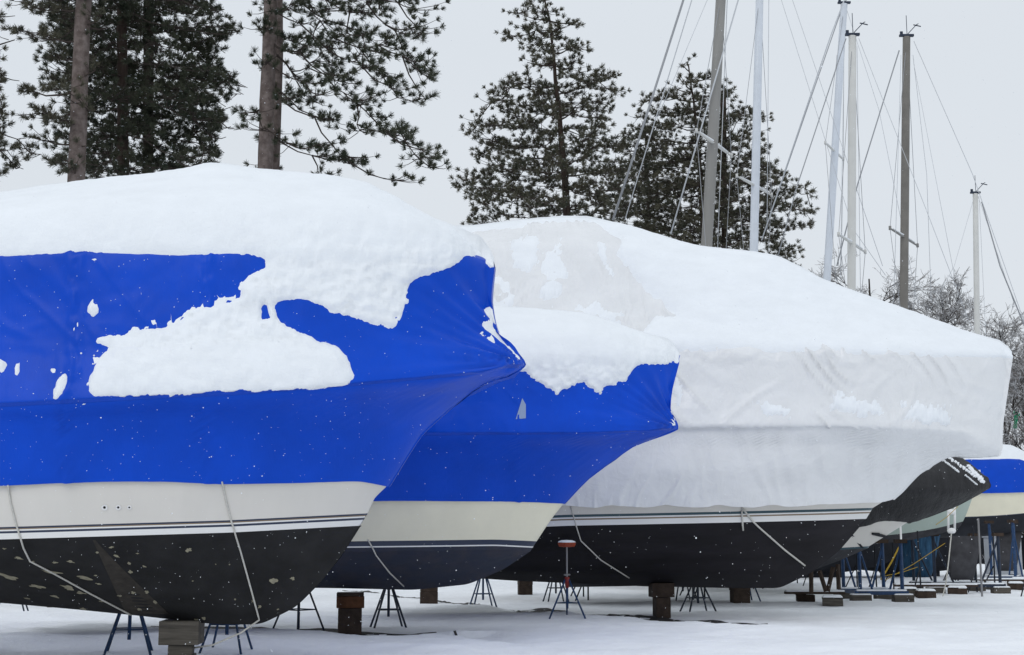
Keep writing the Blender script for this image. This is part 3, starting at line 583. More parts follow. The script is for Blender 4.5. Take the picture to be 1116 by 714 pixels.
jack_stand(808, 36.5, 1.2, 'dark blue jack stand beside the short timber below the right part of the white boat', M['bsteel'], M['bsteel'], .95, .42, pad='p', m_pad=M['woodd'])
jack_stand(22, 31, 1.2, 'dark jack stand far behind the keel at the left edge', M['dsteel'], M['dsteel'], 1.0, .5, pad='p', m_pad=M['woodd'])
def timber(px, Yd, blocks, label, rz=.1):
    X = (px-CX)/F*Yd; z = gh(X, Yd)-.03; t = thing('timber_blocking', label, 'timber block', (X, Yd, z), rz, 'timber blocks under the keels'); zz = 0
    for (w_, d_, h, m_, r) in blocks:
        b = MB(); b.box((0, 0, zz+h/2), (w_, d_, h-.004), rz=r); bevel(b.build('block', M[m_], t), .008); zz += h
timber(206, 18.0, [(.33, .5, .14, 'wood', 0), (.30, .4, .13, 'wood', .05), (.50, .5, .30, 'wood', -.03)], 'grey square timber block under the bow keel of the nearest boat')
timber(385, 24.1, [(.40, .5, .50, 'woodd', 0), (.47, .45, .20, 'woodr', .03), (.46, .45, .06, 'woodd', 0)], 'rusty brown and dark timber pile under the middle boat')
timber(718, 28.9, [(.30, .4, .42, 'woodd', 0), (.46, .4, .29, 'woodd', .03)], 'tall dark timber pile under the middle of the white boat')
timber(802, 35, [(.42, .4, .32, 'woodd', .0), (.44, .4, .30, 'woodd', .04)], 'short dark timber pile right of the tall one under the white boat')
timber(469, 34, [(.42, .4, .32, 'woodd', .0), (.40, .4, .30, 'woodd', .04)], 'small dark timber pile seen below the middle boat')
timber(572, 41, [(.40, .4, .32, 'woodd', .0), (.40, .4, .30, 'woodd', .04)], 'smallest dark timber pile farther back, left of the orange padded stand')
# ---------------------------------------------------------------- sailboats
def lerp(a, b, t): return a+(b-a)*t
def loft_hull(bowx, L_, beam, zw, zd, sheer, n=26, m=10, ovh=1.1):
    vs = []
    for i in range(n):
        s = i/(n-1); hb = beam/2*min(1, (1-s**2.6)**.75)*(.72+.28*min(1, s/.35)); zb = zw-.55*math.sin(PI*min(1, s*1.02))**.8*1.0-.02
        zs = zd+sheer*(s-.45)**2*2; row = []
        over = (s**6)*ovh
        for j in range(m+1):
            a = j/m; zz = lerp(zb, zs, a**1.3); y = hb*min(1, (a**.55)); x = bowx-L_+L_*s*(1)-over*(1-a)*1.0
            row.append((x, -y, zz))
        vs.append(row)
    return vs
def sailboat(name, label, Yd, mpx, mtop, mbot_y, mw, mm, bowpx, hull_m, bot_m, keelpx=None, keelm=None, zd=2.9, zw=1.75, L_=10, beam=2.9, spreaders=(), stays=(), cover=None, rudder=None, keelw=1.6, split=5, ovh=1.1):
    xt = at(mpx[1], mtop, Yd); xb = at(mpx[0], mbot_y, Yd)
    # extend the mast line down to the deck
    k = (zd-.1-xb[2])/(xt[2]-xb[2]); base = xb+(xt-xb)*k; ox = base[0]
    t = thing(name, label, 'sailboat', (ox, Yd, 0), 0, 'laid up sailboats with tall masts')
    bx = at(bowpx, HZ-30, Yd)[0]-ox
    rows = loft_hull(bx, L_, beam, zw, zd, .35, ovh=ovh); n, m = len(rows), len(rows[0])
    def sect(j0, j1, nm, mt):
        b = MB(); vs = []; w_ = j1-j0+1
        for sgn in (1, -1): vs += [(r[j][0], r[j][1]*sgn, r[j][2]) for r in rows for j in range(j0, j1+1)]
        o_ = n*w_; fs = []
        for i in range(n-1):
            for j in range(w_-1): q = (i*w_+j, (i+1)*w_+j, (i+1)*w_+j+1, i*w_+j+1); fs.append(q); fs.append(tuple(a+o_ for a in q[::-1]))
        fs += [(j, j+1, o_+j+1, o_+j) for j in range(w_-1)]
        b.add(vs, fs); return b.build(nm, mt, t, smooth=True)
    sect(0, split, 'bottom', bot_m); sect(split, m-1, 'topsides', hull_m)
    b = MB(); vs = []; 
    for i, r in enumerate(rows): x, y, z = r[-1]; vs += [(x, y, z), (x, y*.6, z+.06), (x, -y*.6, z+.06), (x, -y, z)]
    b.add(vs, [(i*4+j, i*4+j+1, i*4+j+5, i*4+j+4) for i in range(n-1) for j in range(3)]); b.build('deck', M['snow'], t, smooth=True)
    kx = (at(keelpx, HZ, Yd)[0]-ox) if keelpx else bx-L_*.5
    b = MB(); zt = zw-.25
    for (z, w0, th) in ((zt, keelw*.62, .10), (.75, keelw*.5, .14), (.42, keelw*.42, .12)):
        c = kx+(zt-z)*-.12; b.v += [(c+w0*math.cos(a)*.5*2*(.5), th*math.sin(a), z) for a in [2*PI*q/12 for q in range(12)]]
    b.f = [(q*12+k, q*12+(k+1) % 12, q*12+12+(k+1) % 12, q*12+12+k) for q in range(2) for k in range(12)]+[tuple(range(12))[::-1], tuple(24+k for k in range(12))]; b.m = [0]*len(b.f)
    b.build('keel', keelm or bot_m, t, smooth=True)
    for (sx, sy) in ((kx-.9, -1), (kx-.9, 1), (kx+1.2, -1), (kx+1.2, 1)):
        pass
    r_ = mw/F*Yd/2; b = MB(); l = [tuple(lerp(base, xt, q/6)-np.array([ox, Yd, 0])) for q in range(7)]
    b.tube(l, [r_, r_, r_, r_, r_, r_*.97, r_*.92], 12, flat=.62); mo = b.build('mast', mm, t, smooth=True)
    topv = np.array(l[-1])
    b = MB(); b.box(topv+np.array([0, 0, .04]), (r_*3.4, .12, .07)); b.box(topv+np.array([-r_*1.2, 0, .12]), (.09, .05, .12)); b.tube([topv+np.array([.02, 0, .05]), topv+np.array([.02, 0, .75])], .012, 5); b.tube([topv+np.array([.05, 0, .1]), topv+np.array([.35, 0, .42]), topv+np.array([.42, 0, .46])], .014, 5)
    b.tube([topv+np.array([.25, 0, .42]), topv+np.array([.5, 0, .36])], .02, 4); b.build('masthead_fitting', M['dsteel'], mo)
    tips = []
    for (x0, y0, x1, y1) in spreaders:
        b = MB(); dp = (x1-x0)/F*Yd; yo = .95
        p0 = at(x0, y0, Yd-yo)-np.array([ox, Yd, 0]); p1 = at(x1, y1, Yd+yo)-np.array([ox, Yd, 0]); 
        c_ = (p0+p1)/2
        b.tube([p0, c_, p1], [.035, .05, .035], 8, flat=.6); b.tube([p0-np.array([0, 0, .05]), p0+np.array([0, 0, .08])], .045, 6); b.tube([p1-np.array([0, 0, .05]), p1+np.array([0, 0, .08])], .045, 6)
        b.build('spreader', M['mcream'] if mm is not M['mbrown'] else M['mgrey'], mo, smooth=True); tips.append((p0, p1))
        bs = MB(); bs.tube([p0+(p1-p0)*.1+np.array([0, 0, .055]), c_+np.array([0, 0, .065]), p0+(p1-p0)*.9+np.array([0, 0, .055])], [.02, .045, .02], 6, flat=.6); bs.build('spreader_snow', M['snow'], mo, smooth=True)
        for sgn, p in ((-1, p0), (1, p1)):
            b = MB(); b.tube([topv-np.array([0, 0, .1]), p, (c_[0]-.1, sgn*beam*.46, zd)], .009, 4); b.build('shroud', M['wire'], t)
    for (pts, r, mt) in stays:
        b = MB(); b.tube([at(x, y, Yd+dy)-np.array([ox, Yd, 0]) for x, y, dy in pts], r, 5); b.build('stay', M[mt], t, smooth=True)
    # stands
    for k, (dx, sg) in enumerate(((-1.8, -1), (1.3, -1), (-1.8, 1), (1.3, 1))):
        X, Y = kx+dx, sg*beam*.42; b = MB(); b.tube([(X, Y, 0), (X, Y*.93, zw-.1)], .024, 6); b.tube([(X-.35, Y*1.2, 0), (X, Y, .8)], .02, 5)
        b.build('support_post', M['dark'], t)
    if cover: cover(t, rows, ox, Yd, bx, L_)
    if rudder:
        rx = at(rudder, HZ, Yd)[0]-ox; b = MB(); vs = []
        for (z, w0) in ((zw+.1, .36), (1.2, .34), (.72, .25), (.6, .12)): vs += [(rx+w0*math.cos(2*PI*q/10), .05*math.sin(2*PI*q/10), z) for q in range(10)]
        b.add(vs, [(q*10+k, q*10+(k+1) % 10, q*10+10+(k+1) % 10, q*10+10+k) for q in range(3) for k in range(10)]+[tuple(30+k for k in range(10))]); b.build('rudder', keelm or bot_m, t, smooth=True)
    return t
W, WW = 'wire', 'wirew'
sailboat('sailboat', 'sailboat with the thick grey mast in front of the right pine tree', 38.5, (770, 786), -8, 270, 12.5, M['mgrey'], 905, M['gel'], M['dark'], zd=2.7, spreaders=[(759, 143, 797, 170)],
         stays=[([(668, 240, 0), (748, -10, 0)], .035, W), ([(681, 240, .6), (757, -10, .2)], .016, WW), ([(731, 255, 0), (806, -5, -.3)], .022, WW), ([(716, 130, 0), (775, -10, 0)], .008, WW), ([(782, 270, 0), (793, -10, .2)], .012, WW)])
sailboat('sailboat', 'sailboat with the white mast just right of the thick grey one', 47.5, (821.5, 828), -8, 276, 9.5, M['mwhite'], 940, M['gel'], M['dark'], zd=2.7, spreaders=[(803, 192, 841, 213)],
         stays=[([(830, 262, 0), (905, 40, 0), (922, -5, 0)], .022, WW), ([(836, 250, 0), (838, -10, .2)], .012, WW), ([(850, -5, 0), (930, 250, 0), (965, 300, 0)], .010, WW), ([(862, -5, 0), (962, 290, 0)], .010, WW)])
sailboat('sailboat', 'sailboat with the leaning pale blue-white mast, tallest of the right group', 50.5, (901, 920), 4, 308, 8.5, M['mwhite'], 985, M['gel'], M['dark'], zd=2.7, spreaders=[(899.5, 156, 919, 174)],
         stays=[([(918, 8, 0), (830, 262, 0)], .020, W), ([(922, 8, 0), (958, 120, 0), (1000, 330, 0)], .009, WW), ([(912, 60, 0), (905, 300, 0)], .009, WW)])
sailboat('sailboat', 'sailboat with a pale green hull and upright off-white mast', 41.5, (928, 929), 39, 320, 9.5, M['mcream'], 1071, M['green'], M['gkeel'], keelpx=1052, keelm=M['gkeel'], zd=3.4, zw=1.95, split=2, ovh=.75, beam=3.4, spreaders=[(914, 256, 943, 275)],
         stays=[([(922, 42, 0), (868, 205, 0), (845, 290, 0)], .018, W), ([(936, 42, 0), (1010, 230, 0), (1060, 360, 0)], .009, WW), ([(934, 50, .5), (938, 330, 1.2)], .009, WW), ([(920, 48, -.5), (916, 300, -1.2)], .009, WW)])
sailboat('sailboat', 'sailboat with the brownish grey mast and a worn blue keel', 44.5, (985, 988), 40, 336, 9.5, M['mbrown'], 1060, M['cream'], M['dark'], keelpx=1004, keelm=M['bkeel'], zd=2.9, zw=2.0, spreaders=[(970, 249, 1000, 268)], keelw=2.0,
         stays=[([(980, 55, 0), (935, 200, 0), (912, 290, 0)], .022, W), ([(996, 45, 0), (1060, 190, 0), (1116, 350, 0), (1135, 400, 0)], .011, WW), ([(995, 60, .4), (1010, 190, 1), (1015, 330, 1.2)], .009, WW), ([(982, 60, -.4), (974, 330, -1.2)], .009, WW), ([(996, 70, 0), (1040, 300, 0)], .007, WW)])
def blue_cover(t, rows, ox, Yd, bx, L_):
    b = MB(); n = len(rows); vs = []; prof = ((1.02, -.05), (1.05, .4), (1.0, .95), (.5, 1.2), (0, 1.3)); m = len(prof)*2-1
    for i, r in enumerate(rows):
        x, y, z = r[-1]; s = i/(n-1); hh = 1.25*(1-.0*s); 
        for sg, pr in [(1, p) for p in prof]+[(-1, p) for p in prof[-2::-1]]: vs.append((x+.05, y*sg*pr[0], z-.15+pr[1]*hh*(.3+.7*min(1, (1-s)*4))+.02*noise.noise(Vector((x*2, pr[1]*3, 1)))))
    b.add(vs, [(i*m+j, (i+1)*m+j, (i+1)*m+j+1, i*m+j+1) for i in range(n-1) for j in range(m-1)]); b.build('shrink_wrap_cover', M['blue'], t, smooth=True)
    b = MB(); vs = []; q = ((.97, .93), (.75, 1.25), (.35, 1.45), (0, 1.5)); m = 7
    for i, r in enumerate(rows):
        x, y, z = r[-1]; s = i/(n-1); e = min(1, (1-s)*4)
        for sg, pr in [(1, p) for p in q]+[(-1, p) for p in q[-2::-1]]: vs.append((x+.02, y*sg*pr[0], z-.15+pr[1]*1.25*(.3+.7*e)+.05*noise.noise(Vector((x*1.5, pr[0]*3, 1)))))
    b.add(vs, [(i*m+j, (i+1)*m+j, (i+1)*m+j+1, i*m+j+1) for i in range(n-1) for j in range(m-1)])
    o = b.build('snow_cap', M['snow'], smooth=True); o.location = t.location; tag(o, 'snow on the small far blue cover at the right edge', 'snow', 'snow lying on the wrapped boats')
    # stripe
    b = MB(); vs = [(r[5][0], r[5][1]*1.01-.004, r[5][2]+k) for r in rows for k in (.0, .13)]; b.add(vs, [(2*i, 2*i+2, 2*i+3, 2*i+1) for i in range(n-1)]); b.build('boot_stripe', M['navy'], t)
sailboat('sailboat', 'far sailboat with a cream hull under a blue cover at the right edge', 54, (1065, 1063), 211, 368, 6.5, M['mcream'], 1175, M['cream'], M['dark'], keelpx=1101, keelm=M['gkeel'], zd=3.55, zw=2.25, cover=blue_cover, L_=10.5, beam=3.0,
         stays=[([(1070, 220, 0), (1090, 290, 0), (1135, 400, 0)], .028, W), ([(1062, 214, 0), (1040, 290, 0), (1010, 345, 0)], .008, WW), ([(1067, 214, .4), (1075, 380, 1)], .008, WW), ([(1066, 214, 0), (1105, 330, 0)], .008, WW)])
# distant dark hulls behind the row, closing the view under the boats at the right
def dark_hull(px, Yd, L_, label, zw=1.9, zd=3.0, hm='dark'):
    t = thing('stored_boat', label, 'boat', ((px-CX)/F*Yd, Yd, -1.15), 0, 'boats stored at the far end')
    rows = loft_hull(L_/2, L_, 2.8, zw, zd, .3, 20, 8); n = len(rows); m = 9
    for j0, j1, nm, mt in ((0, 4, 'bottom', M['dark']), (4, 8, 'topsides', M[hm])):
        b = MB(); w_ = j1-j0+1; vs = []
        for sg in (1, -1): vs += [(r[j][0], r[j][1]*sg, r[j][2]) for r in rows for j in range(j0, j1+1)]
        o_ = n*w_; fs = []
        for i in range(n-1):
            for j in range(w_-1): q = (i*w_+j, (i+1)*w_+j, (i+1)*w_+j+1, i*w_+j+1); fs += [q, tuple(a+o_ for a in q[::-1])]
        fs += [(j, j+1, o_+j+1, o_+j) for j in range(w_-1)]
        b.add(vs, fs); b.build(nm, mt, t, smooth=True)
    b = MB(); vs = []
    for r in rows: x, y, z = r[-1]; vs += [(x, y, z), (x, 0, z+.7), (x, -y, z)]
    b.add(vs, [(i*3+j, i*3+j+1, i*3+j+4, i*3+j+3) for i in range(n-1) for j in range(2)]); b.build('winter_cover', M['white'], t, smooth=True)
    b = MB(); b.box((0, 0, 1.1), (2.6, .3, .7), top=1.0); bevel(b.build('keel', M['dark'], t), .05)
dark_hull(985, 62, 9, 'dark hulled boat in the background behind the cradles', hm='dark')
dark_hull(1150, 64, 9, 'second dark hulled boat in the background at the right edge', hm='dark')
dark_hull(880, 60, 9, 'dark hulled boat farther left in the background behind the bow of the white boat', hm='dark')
# cradles: a blue steel frame, uprights and wooden feet
def cradle(px0, px1, Yd, label, h=1.5, dy=1.3, m='bsteel'):
    x0, x1 = (px0-CX)/F*Yd, (px1-CX)/F*Yd; L_ = x1-x0; t = thing('boat_cradle', label, 'cradle', (x0, Yd, 0), 0, 'steel cradles under the stored boats')
    for sy in (-dy, dy):
        b = MB(); b.box((L_/2, sy, .24), (L_+.3, .10, .10)); b.build('rail', M[m], t)
        b = MB(); b.box((L_/2, sy, .305), (L_+.2, .11, .04)); b.build('rail_snow', M['snow'], t)
        for x in (0, L_):
            b = MB(); b.tube([(x, sy, .2), (x, sy, h)], .05, 8); b.build('upright', M[m], t)
            b = MB(); b.tube([(x, sy*.98, h*.95), (lerp(x, L_/2, .6), sy*.98, .28)], .03, 6); b.build('brace', M[m], t)
            b = MB(); b.box((x, sy, h+.05), (.3, .22, .10)); b.build('pad', M['woodd'], t)
            b = MB(); b.box((x, sy, .10), (.5, .35, .18)); bevel(b.build('foot_block', M['wood'], t), .01)
            b = MB(); b.box((x, sy, .205), (.48, .33, .03), top=.9); b.build('foot_snow', M['snow'], t)
    for x in (0, L_):
        b = MB(); b.box((x, 0, .235), (.10, 2*dy, .09)); b.build('crossbeam', M[m], t)
cradle(922, 966, 37.0, 'blue cradle under the black tarped boat', 1.5, .9)
cradle(1000, 1068, 43, 'cradle between the worn blue keel and the grey keel', 1.7, 1.1, 'dsteel')
cradle(1085, 1112, 50, 'blue cradle under the cream hull at the right edge', 2.2, 1.2)
# loose pallets and blocks with snow, right of the white bow
gp = 'loose blocks lying on the snow under the far boats'
for i, (px, Yd, w_, lab) in enumerate([(872, 36.0, .5, 'wooden block nearest the stem of the white boat'), (901, 34.5, .55, 'snow topped block second along from the stem of the white boat'), (930, 38.5, .5, 'snow topped block below the blue cradle'), (958, 38.0, .55, 'wooden block right of the one below the blue cradle'),
                                       (982, 40.0, .5, 'wooden block left of the worn blue keel'), (1001, 39.5, .55, 'wooden block under the worn blue keel'), (1035, 41.0, .6, 'low block beside the hanging fender rope'), (1074, 45.0, .5, 'wooden block under the far cream hull'), (1098, 44.5, .5, 'rightmost wooden block near the frame edge')]):
    X = (px-CX)/F*Yd; t = thing('wooden_block', lab, 'wooden block', (X, Yd, gh(X, Yd)), random.uniform(-.3, .3), gp)
    b = MB(); b.box((0, 0, .09), (w_*.9, .4, .17)); b.box((-.12, 0, .19), (w_*.5, .35, .05)); bevel(b.build('timber', M['wood' if i % 3 == 1 else 'woodd'], t), .01)
    b = MB(); b.box((0, 0, .235), (w_*.92, .42, .06), top=.8); bevel(b.build('snow_top', M['snow'], t, smooth=True), .02, 3)
# long plank pallets
for px, Yd, w_, lab in ((882, 35.5, 1.5, 'long plank with snow on it by the stem of the white boat'), (1012, 41.2, 2.4, 'long snowy plank below the fender'), (1085, 47, 2.0, 'long snowy plank under the cream hull')):
    X = (px-CX)/F*Yd; t = thing('plank', lab, 'plank', (X, Yd, .26), random.uniform(-.1, .1), 'snowy planks on the blocks'); b = MB(); b.box((0, 0, 0), (w_, .25, .06)); b.build('board', M['woodd'], t); b = MB(); b.box((0, 0, .05), (w_*.98, .24, .04)); b.build('snow_top', M['snow'], t)
# brown diagonal props by the stem of boat 4
for i, (xa, ya, xb, yb, lab) in enumerate([(884, 622, 884, 642, 'short brown post nearest the stem'), (893, 622, 900, 640, 'leaning brown prop second from the stem'), (908, 618, 902, 640, 'brown prop leaning left, third from the stem'), (913, 615, 914, 638, 'upright brown post, fourth from the stem')]):
    p, q = at(xa, ya, 34.5), at(xb, yb, 34.5); c = Vector(q); b = MB(); b.tube([Vector(p)-c, Vector((0, 0, -.1))], .055, 4); tag(b.build('wooden_prop', M['woodd'], loc=c), lab+' of the white boat', 'prop', 'brown props under the tarped boat')
# fender hanging before the pale green hull
P = lambda x, y: at(x, y, 40)
c0 = P(1037, 580); t = thing('hanging_fender', 'white tubular fender hanging on lines before the pale green hull', 'fender', c0)
b = MB(); q = lambda x, y: np.array(P(x, y))-c0
b.tube([q(1033.5, 550), q(1033.5, 577)], .035, 8); b.tube([q(1040.5, 550), q(1040.5, 577)], .035, 8); b.build('side_tube', M['fender'], t, smooth=True)
for y in (558, 578.5):
    b = MB(); cc = q(1037, y); b.tube([cc+np.array([-.12, 0, 0]), cc+np.array([-.09, 0, 0]), cc, cc+np.array([.09, 0, 0]), cc+np.array([.12, 0, 0])], [.03, .07, .085, .07, .03], 10); b.build('end_cap', M['fender'], t, smooth=True)
b = MB(); b.tube([q(1037, 580), q(1034, 610), q(1031, 635), q(1027, 652)], .018, 6); b.tube([q(1037, 556), q(1037, 538)], .015, 5); b.build('line', M['rope'], t)
# yellow straps
for (x0, y0, x1, y1, Yd, lab) in ((1030, 592, 962, 634, 39.5, 'long yellow strap running down left from the fender'), (1044, 552, 1020, 572, 39.6, 'short yellow strap above the worn blue keel'), (983, 590, 960, 632, 39.2, 'steep yellow strap beside the blue cradle'), (1000, 618, 962, 628, 39.3, 'flat yellow strap low by the blue cradle')):
    p, r = Vector(at(x0, y0, Yd)), Vector(at(x1, y1, Yd)); b = MB(); b.tube([Vector((0, 0, 0)), (r-p)/2+Vector((0, 0, -.04)), r-p], .022, 4, flat=.4); tag(b.build('ratchet_strap', M['strap'], loc=p), lab, 'strap', 'yellow straps under the far boats')
# silver drain pipes by the blue keel
for px, lab in ((981, 'slim white post left of the worn blue keel'), (1066, 'slim grey post right of the grey keel')):
    p = at(px, 565, 39.8); b = MB(); b.tube([(0, 0, 0), (0, 0, p[2])], .03, 8); tag(b.build('prop_pole', M['fender'] if px < 1000 else M['galv'], loc=(p[0], p[1], 0)), lab, 'pole', 'slim poles under the far boats')
# white storage box beyond
t = thing('storage_box', 'pale storage box standing in the back between the keels', 'box', ((1086-CX)/F*58, 58, 0)); b = MB(); b.box((0, 0, .95), (1.3, .8, 1.5)); bevel(b.build('body', M['shed'], t), .03); b = MB(); b.box((0, 0, 1.74), (1.4, .9, .08)); bevel(b.build('lid', M['shed'], t), .02)
# ---------------------------------------------------------------- pines
def tuft(V, Fc, p, d, L_, wd, n, spread):
    d = d.normalized(); a = d.orthogonal().normalized(); c = d.cross(a)
    for k in range(n):
        th = random.uniform(0, 2*PI); e = random.uniform(.15, spread); l = L_*random.uniform(.7, 1.1)
        r = (d*math.cos(e)+(a*math.cos(th)+c*math.sin(th))*math.sin(e)); s_ = Vector((random.uniform(-1, 1), random.uniform(-1, 1), random.uniform(-1, 1))).cross(r)
        if s_.length < 1e-3: continue
        s_.normalize(); o = p-d*random.uniform(0, L_*.6); i = len(V)
        V += [o-s_*wd*.5, o+s_*wd*.5, o+r*l+s_*wd*.25, o+r*l-s_*wd*.25]; Fc.append((i, i+1, i+2, i+3))
def pine(label, px, Yd, trunk_px, wpx, ext, nl, z0y, z1y, bark, needle, tl=.17, tw=.022, tn=15, dens=1.0, droop=-.2, snow=.12, limbr=.05, twin=None, seed=1, whorl=False, bs=.5, spread=1.35, zbias=1.0, tpc=16, crad=.75, cgap=.55):
    """trunk_px: pixel points bottom to top; ext: (y, left x, right x) crown outline."""
    random.seed(seed)
    pts = [at(x, y, Yd) for x, y in trunk_px]; b0 = pts[0]+(pts[0]-pts[1])/(pts[0][2]-pts[1][2])*(-(pts[0][2])); base = np.array([b0[0], Yd, 0])
    t = thing('pine_tree', label, 'tree', base, 0, 'pine trees behind the boats')
    path = [Vector((0, 0, -.1))]+[Vector(p-base) for p in pts]; zt = path[-1].z
    r0 = wpx/F*Yd/2; rf = lambda z: max(.03, r0*(1.12-.42*z/22) if not whorl else r0*(1.0-.93*max(0,z/zt)**1.3)+.0)
    # resample trunk with small wobble
    tp = []; trs = []
    for i in range(len(path)-1):
        for k in range(10):
            q = path[i].lerp(path[i+1], k/10); q = q+Vector((.03*noise.noise(Vector((q.z*.8, seed, 0))), 0, 0)); tp.append(q); trs.append(rf(q.z)*(1+.04*noise.noise(Vector((q.z*3, seed, 2)))))
    tp.append(path[-1]); trs.append(rf(zt))
    tb = MB(); tb.tube(tp, trs, 14); 
    if twin:
        q = [Vector(at(x, y, Yd+.9)-base) for x, y in twin[0]]; q = [Vector((q[0].x, q[0].y, 0))]+q; tb.tube(q, [twin[1]/F*Yd/2]*len(q), 10, m=0)
    trunk = tb.build('trunk', M[bark], t, smooth=True)
    def tx(z):
        for a, b_ in zip(tp[:-1], tp[1:]):
            if a.z <= z <= b_.z: return a.lerp(b_, (z-a.z)/(b_.z-a.z+1e-6))
        return tp[-1]
    ey = np.array([e[0] for e in ext]); el = np.array([e[1] for e in ext]); er = np.array([e[2] for e in ext])
    lb = MB(); V = []; Fc = []; SV = []; SF = []
    def addtuft(p, d):
        wpt = proj(np.array(p)+base); yy = wpt[1]
        if yy > -40:
            lo, hi = np.interp(yy, ey, el), np.interp(yy, ey, er); jit = random.uniform(-6, 10)
            if wpt[0] < lo-jit or wpt[0] > hi+jit: return False
        tuft(V, Fc, p, d, tl*random.uniform(.75, 1.15), tw, tn, spread)
        if random.random() < snow:
            i = len(SV); r = tl*random.uniform(.14, .32); c = p+d.normalized()*tl*.2+Vector((0, 0, tl*.30))
            for k in range(5): SV.append(c+Vector((r*math.cos(k*1.257)*random.uniform(.7, 1.2), r*math.sin(k*1.257), random.uniform(-.01, .01))))
            SV.append(c+Vector((0, 0, r*.5))); SF.extend([(i+k, i+(k+1) % 5, i+5) for k in range(5)])
    zlo, zhi = at(px, z0y, Yd)[2], at(px, z1y, Yd)[2]
    # clumps spread through the crown's volume, joined to the trunk and to one another by branches
    nodes = [(tx(z), 0., 0) for z in np.arange(zlo*.9, zhi, .45)]; cl = []; guard = 0
    while len(cl) < nl and guard < nl*40:
        guard += 1; z = lerp(zlo, zhi, random.random()); c0_ = tx(z); yy = proj(np.array(c0_)+base)[1]
        lo, hi = np.interp(yy, ey, el), np.interp(yy, ey, er)
        if random.random() > (hi-lo)/(max(er)-min(el))+.05: continue
        u = random.random(); X_ = (lerp(lo+3, hi-3, u)-CX)/F*Yd-base[0]; hw = (hi-lo)/2/F*Yd; xr = (u-.5)*2; dpt = hw*math.sqrt(max(.02, 1-xr*xr))*random.uniform(-1, 1)*.85
        p = Vector((X_, dpt, z)); rad = math.hypot(X_-c0_.x, dpt)
        if rad < .35: continue
        if any((p-q[0]).length < cgap for q in cl): continue
        cl.append((p, rad))
    cl.sort(key=lambda q: q[1]); scl = [c for c in cl]
    for ci, (p, rad) in enumerate(cl):
        best = None
        for (q, r, g) in nodes:
            if r > rad-.15: continue
            dz = p.z-q.z-droop*(rad-r); dd = math.sqrt((p.x-q.x)**2+(p.y-q.y)**2)+abs(dz)*1.5+.25*r*0
            if best is None or dd < best[0]: best = (dd, q, r, g)
        if best is None: continue
        q, r = best[1], best[2]; dv = p-q; l = dv.length; n = max(3, int(l/.35)); side_ = Vector((-dv.y, dv.x, 0)); side_ = side_.normalized() if side_.length > 1e-4 else Vector((1, 0, 0)); cur = []
        for k in range(n+1):
            u = k/n; cur.append(q+dv*u+side_*(.09*l*noise.noise(Vector((u*2.5, ci, seed))))*math.sin(PI*u)*2+Vector((0, 0, -.10*l*math.sin(PI*u)*(1 if droop < .1 else .6)+.05*noise.noise(Vector((u*4, seed, ci))))))
        ra = limbr*(.45+.12*l)*(1 if r < .01 else .5); ra = min(ra, rf(max(q.z, 0))*.6+.01); lb.tube(cur, [ra*(1-.72*k/n)+.005 for k in range(n+1)], 5, cap=False)
        for k in range(2, n): nodes.append((cur[k], lerp(r, rad, k/n), 1))
        out = Vector((dv.x, dv.y, 0)); out = out.normalized() if out.length > .01 else Vector((1, 0, 0)); per = Vector((-out.y, out.x, 0)); nt_ = int(tpc*random.uniform(.6, 1.3))
        cr_ = crad*random.uniform(.7, 1.25)
        for k in range(nt_):
            o1, o2, o3 = random.gauss(.1, .55), random.gauss(0, .55), random.gauss(.05, .20)
            tip = p+(out*o1*1.15+per*o2+Vector((0, 0, o3)))*cr_; tw0 = p-out*cr_*random.uniform(.1, .8)*.6
            td = (out*(.5+o1)+per*o2+Vector((0, 0, random.uniform(.3, 1.1)))).normalized()
            if addtuft(tip, td) is not False and (k % 2 == 0 or (tip-p).length > cr_*.7): lb.tube([tw0, tw0.lerp(tip, .6)+Vector((0, 0, -.04)), tip], [.012, .009, .005], 3, cap=False)
        for k in range(n):   # needles along the outer branch
            if k/n > bs and random.random() < .7: addtuft(cur[k]+Vector((0, 0, .05)), (cur[k+1]-cur[k])+Vector((random.uniform(-.3, .3), random.uniform(-.3, .3), .35)))
    lb.build('limbs', M['limb'], t, smooth=True)
    for nm, vv, ff, mt in (('crown', V, Fc, M[needle]), ('crown_snow', SV, SF, M['snow'])):
        if not ff: continue
        me = bpy.data.meshes.new(nm); me.from_pydata([tuple(v) for v in vv], [], ff); me.materials.append(mt); o = bpy.data.objects.new(nm, me); C.objects.link(o); o.parent = t
        if nm == 'crown_snow': o['kind'] = 'stuff'
    return trunk
# big red pine trunk at the left (crown above the picture, a few low boughs)
pine('tall pine with a thick bare reddish trunk near the left edge', 88, 34, [(83, 195), (91, 0), (96, -120)], 21, [(-60, -40, 120), (0, -10, 112), (45, -12, 100), (60, 0, 100), (75, 20, 100), (95, 0, 96), (112, -4, 92), (140, 14, 92), (165, 35, 90), (198, 10, 88)], 46, 185, -60, 'bark', 'needle2', dens=.9, droop=.05, seed=3, snow=0.32, bs=.6, tn=56, tl=0.15, tw=0.013, tpc=12, crad=0.45, cgap=0.5)
ex = [(-80, 60, 235), (0, 30, 225), (18, 30, 245), (30, 45, 258), (45, 50, 245), (60, 40, 232), (78, 40, 245), (92, 45, 262), (105, 50, 252), (120, 50, 238), (135, 55, 250), (150, 60, 228), (165, 55, 240), (185, 60, 235), (200, 70, 190)]
pine('dense dark pine right of the bare trunk, the left one of a pair', 133, 37, [(134, 195), (133, 0), (133, -100)], 14, ex, 150, 192, -70, 'barkd', 'needle', dens=1.1, droop=-.08, seed=5, snow=0.32, bs=.25, tn=56, tl=0.15, tw=0.013, tpc=16, crad=0.6, cgap=0.45)
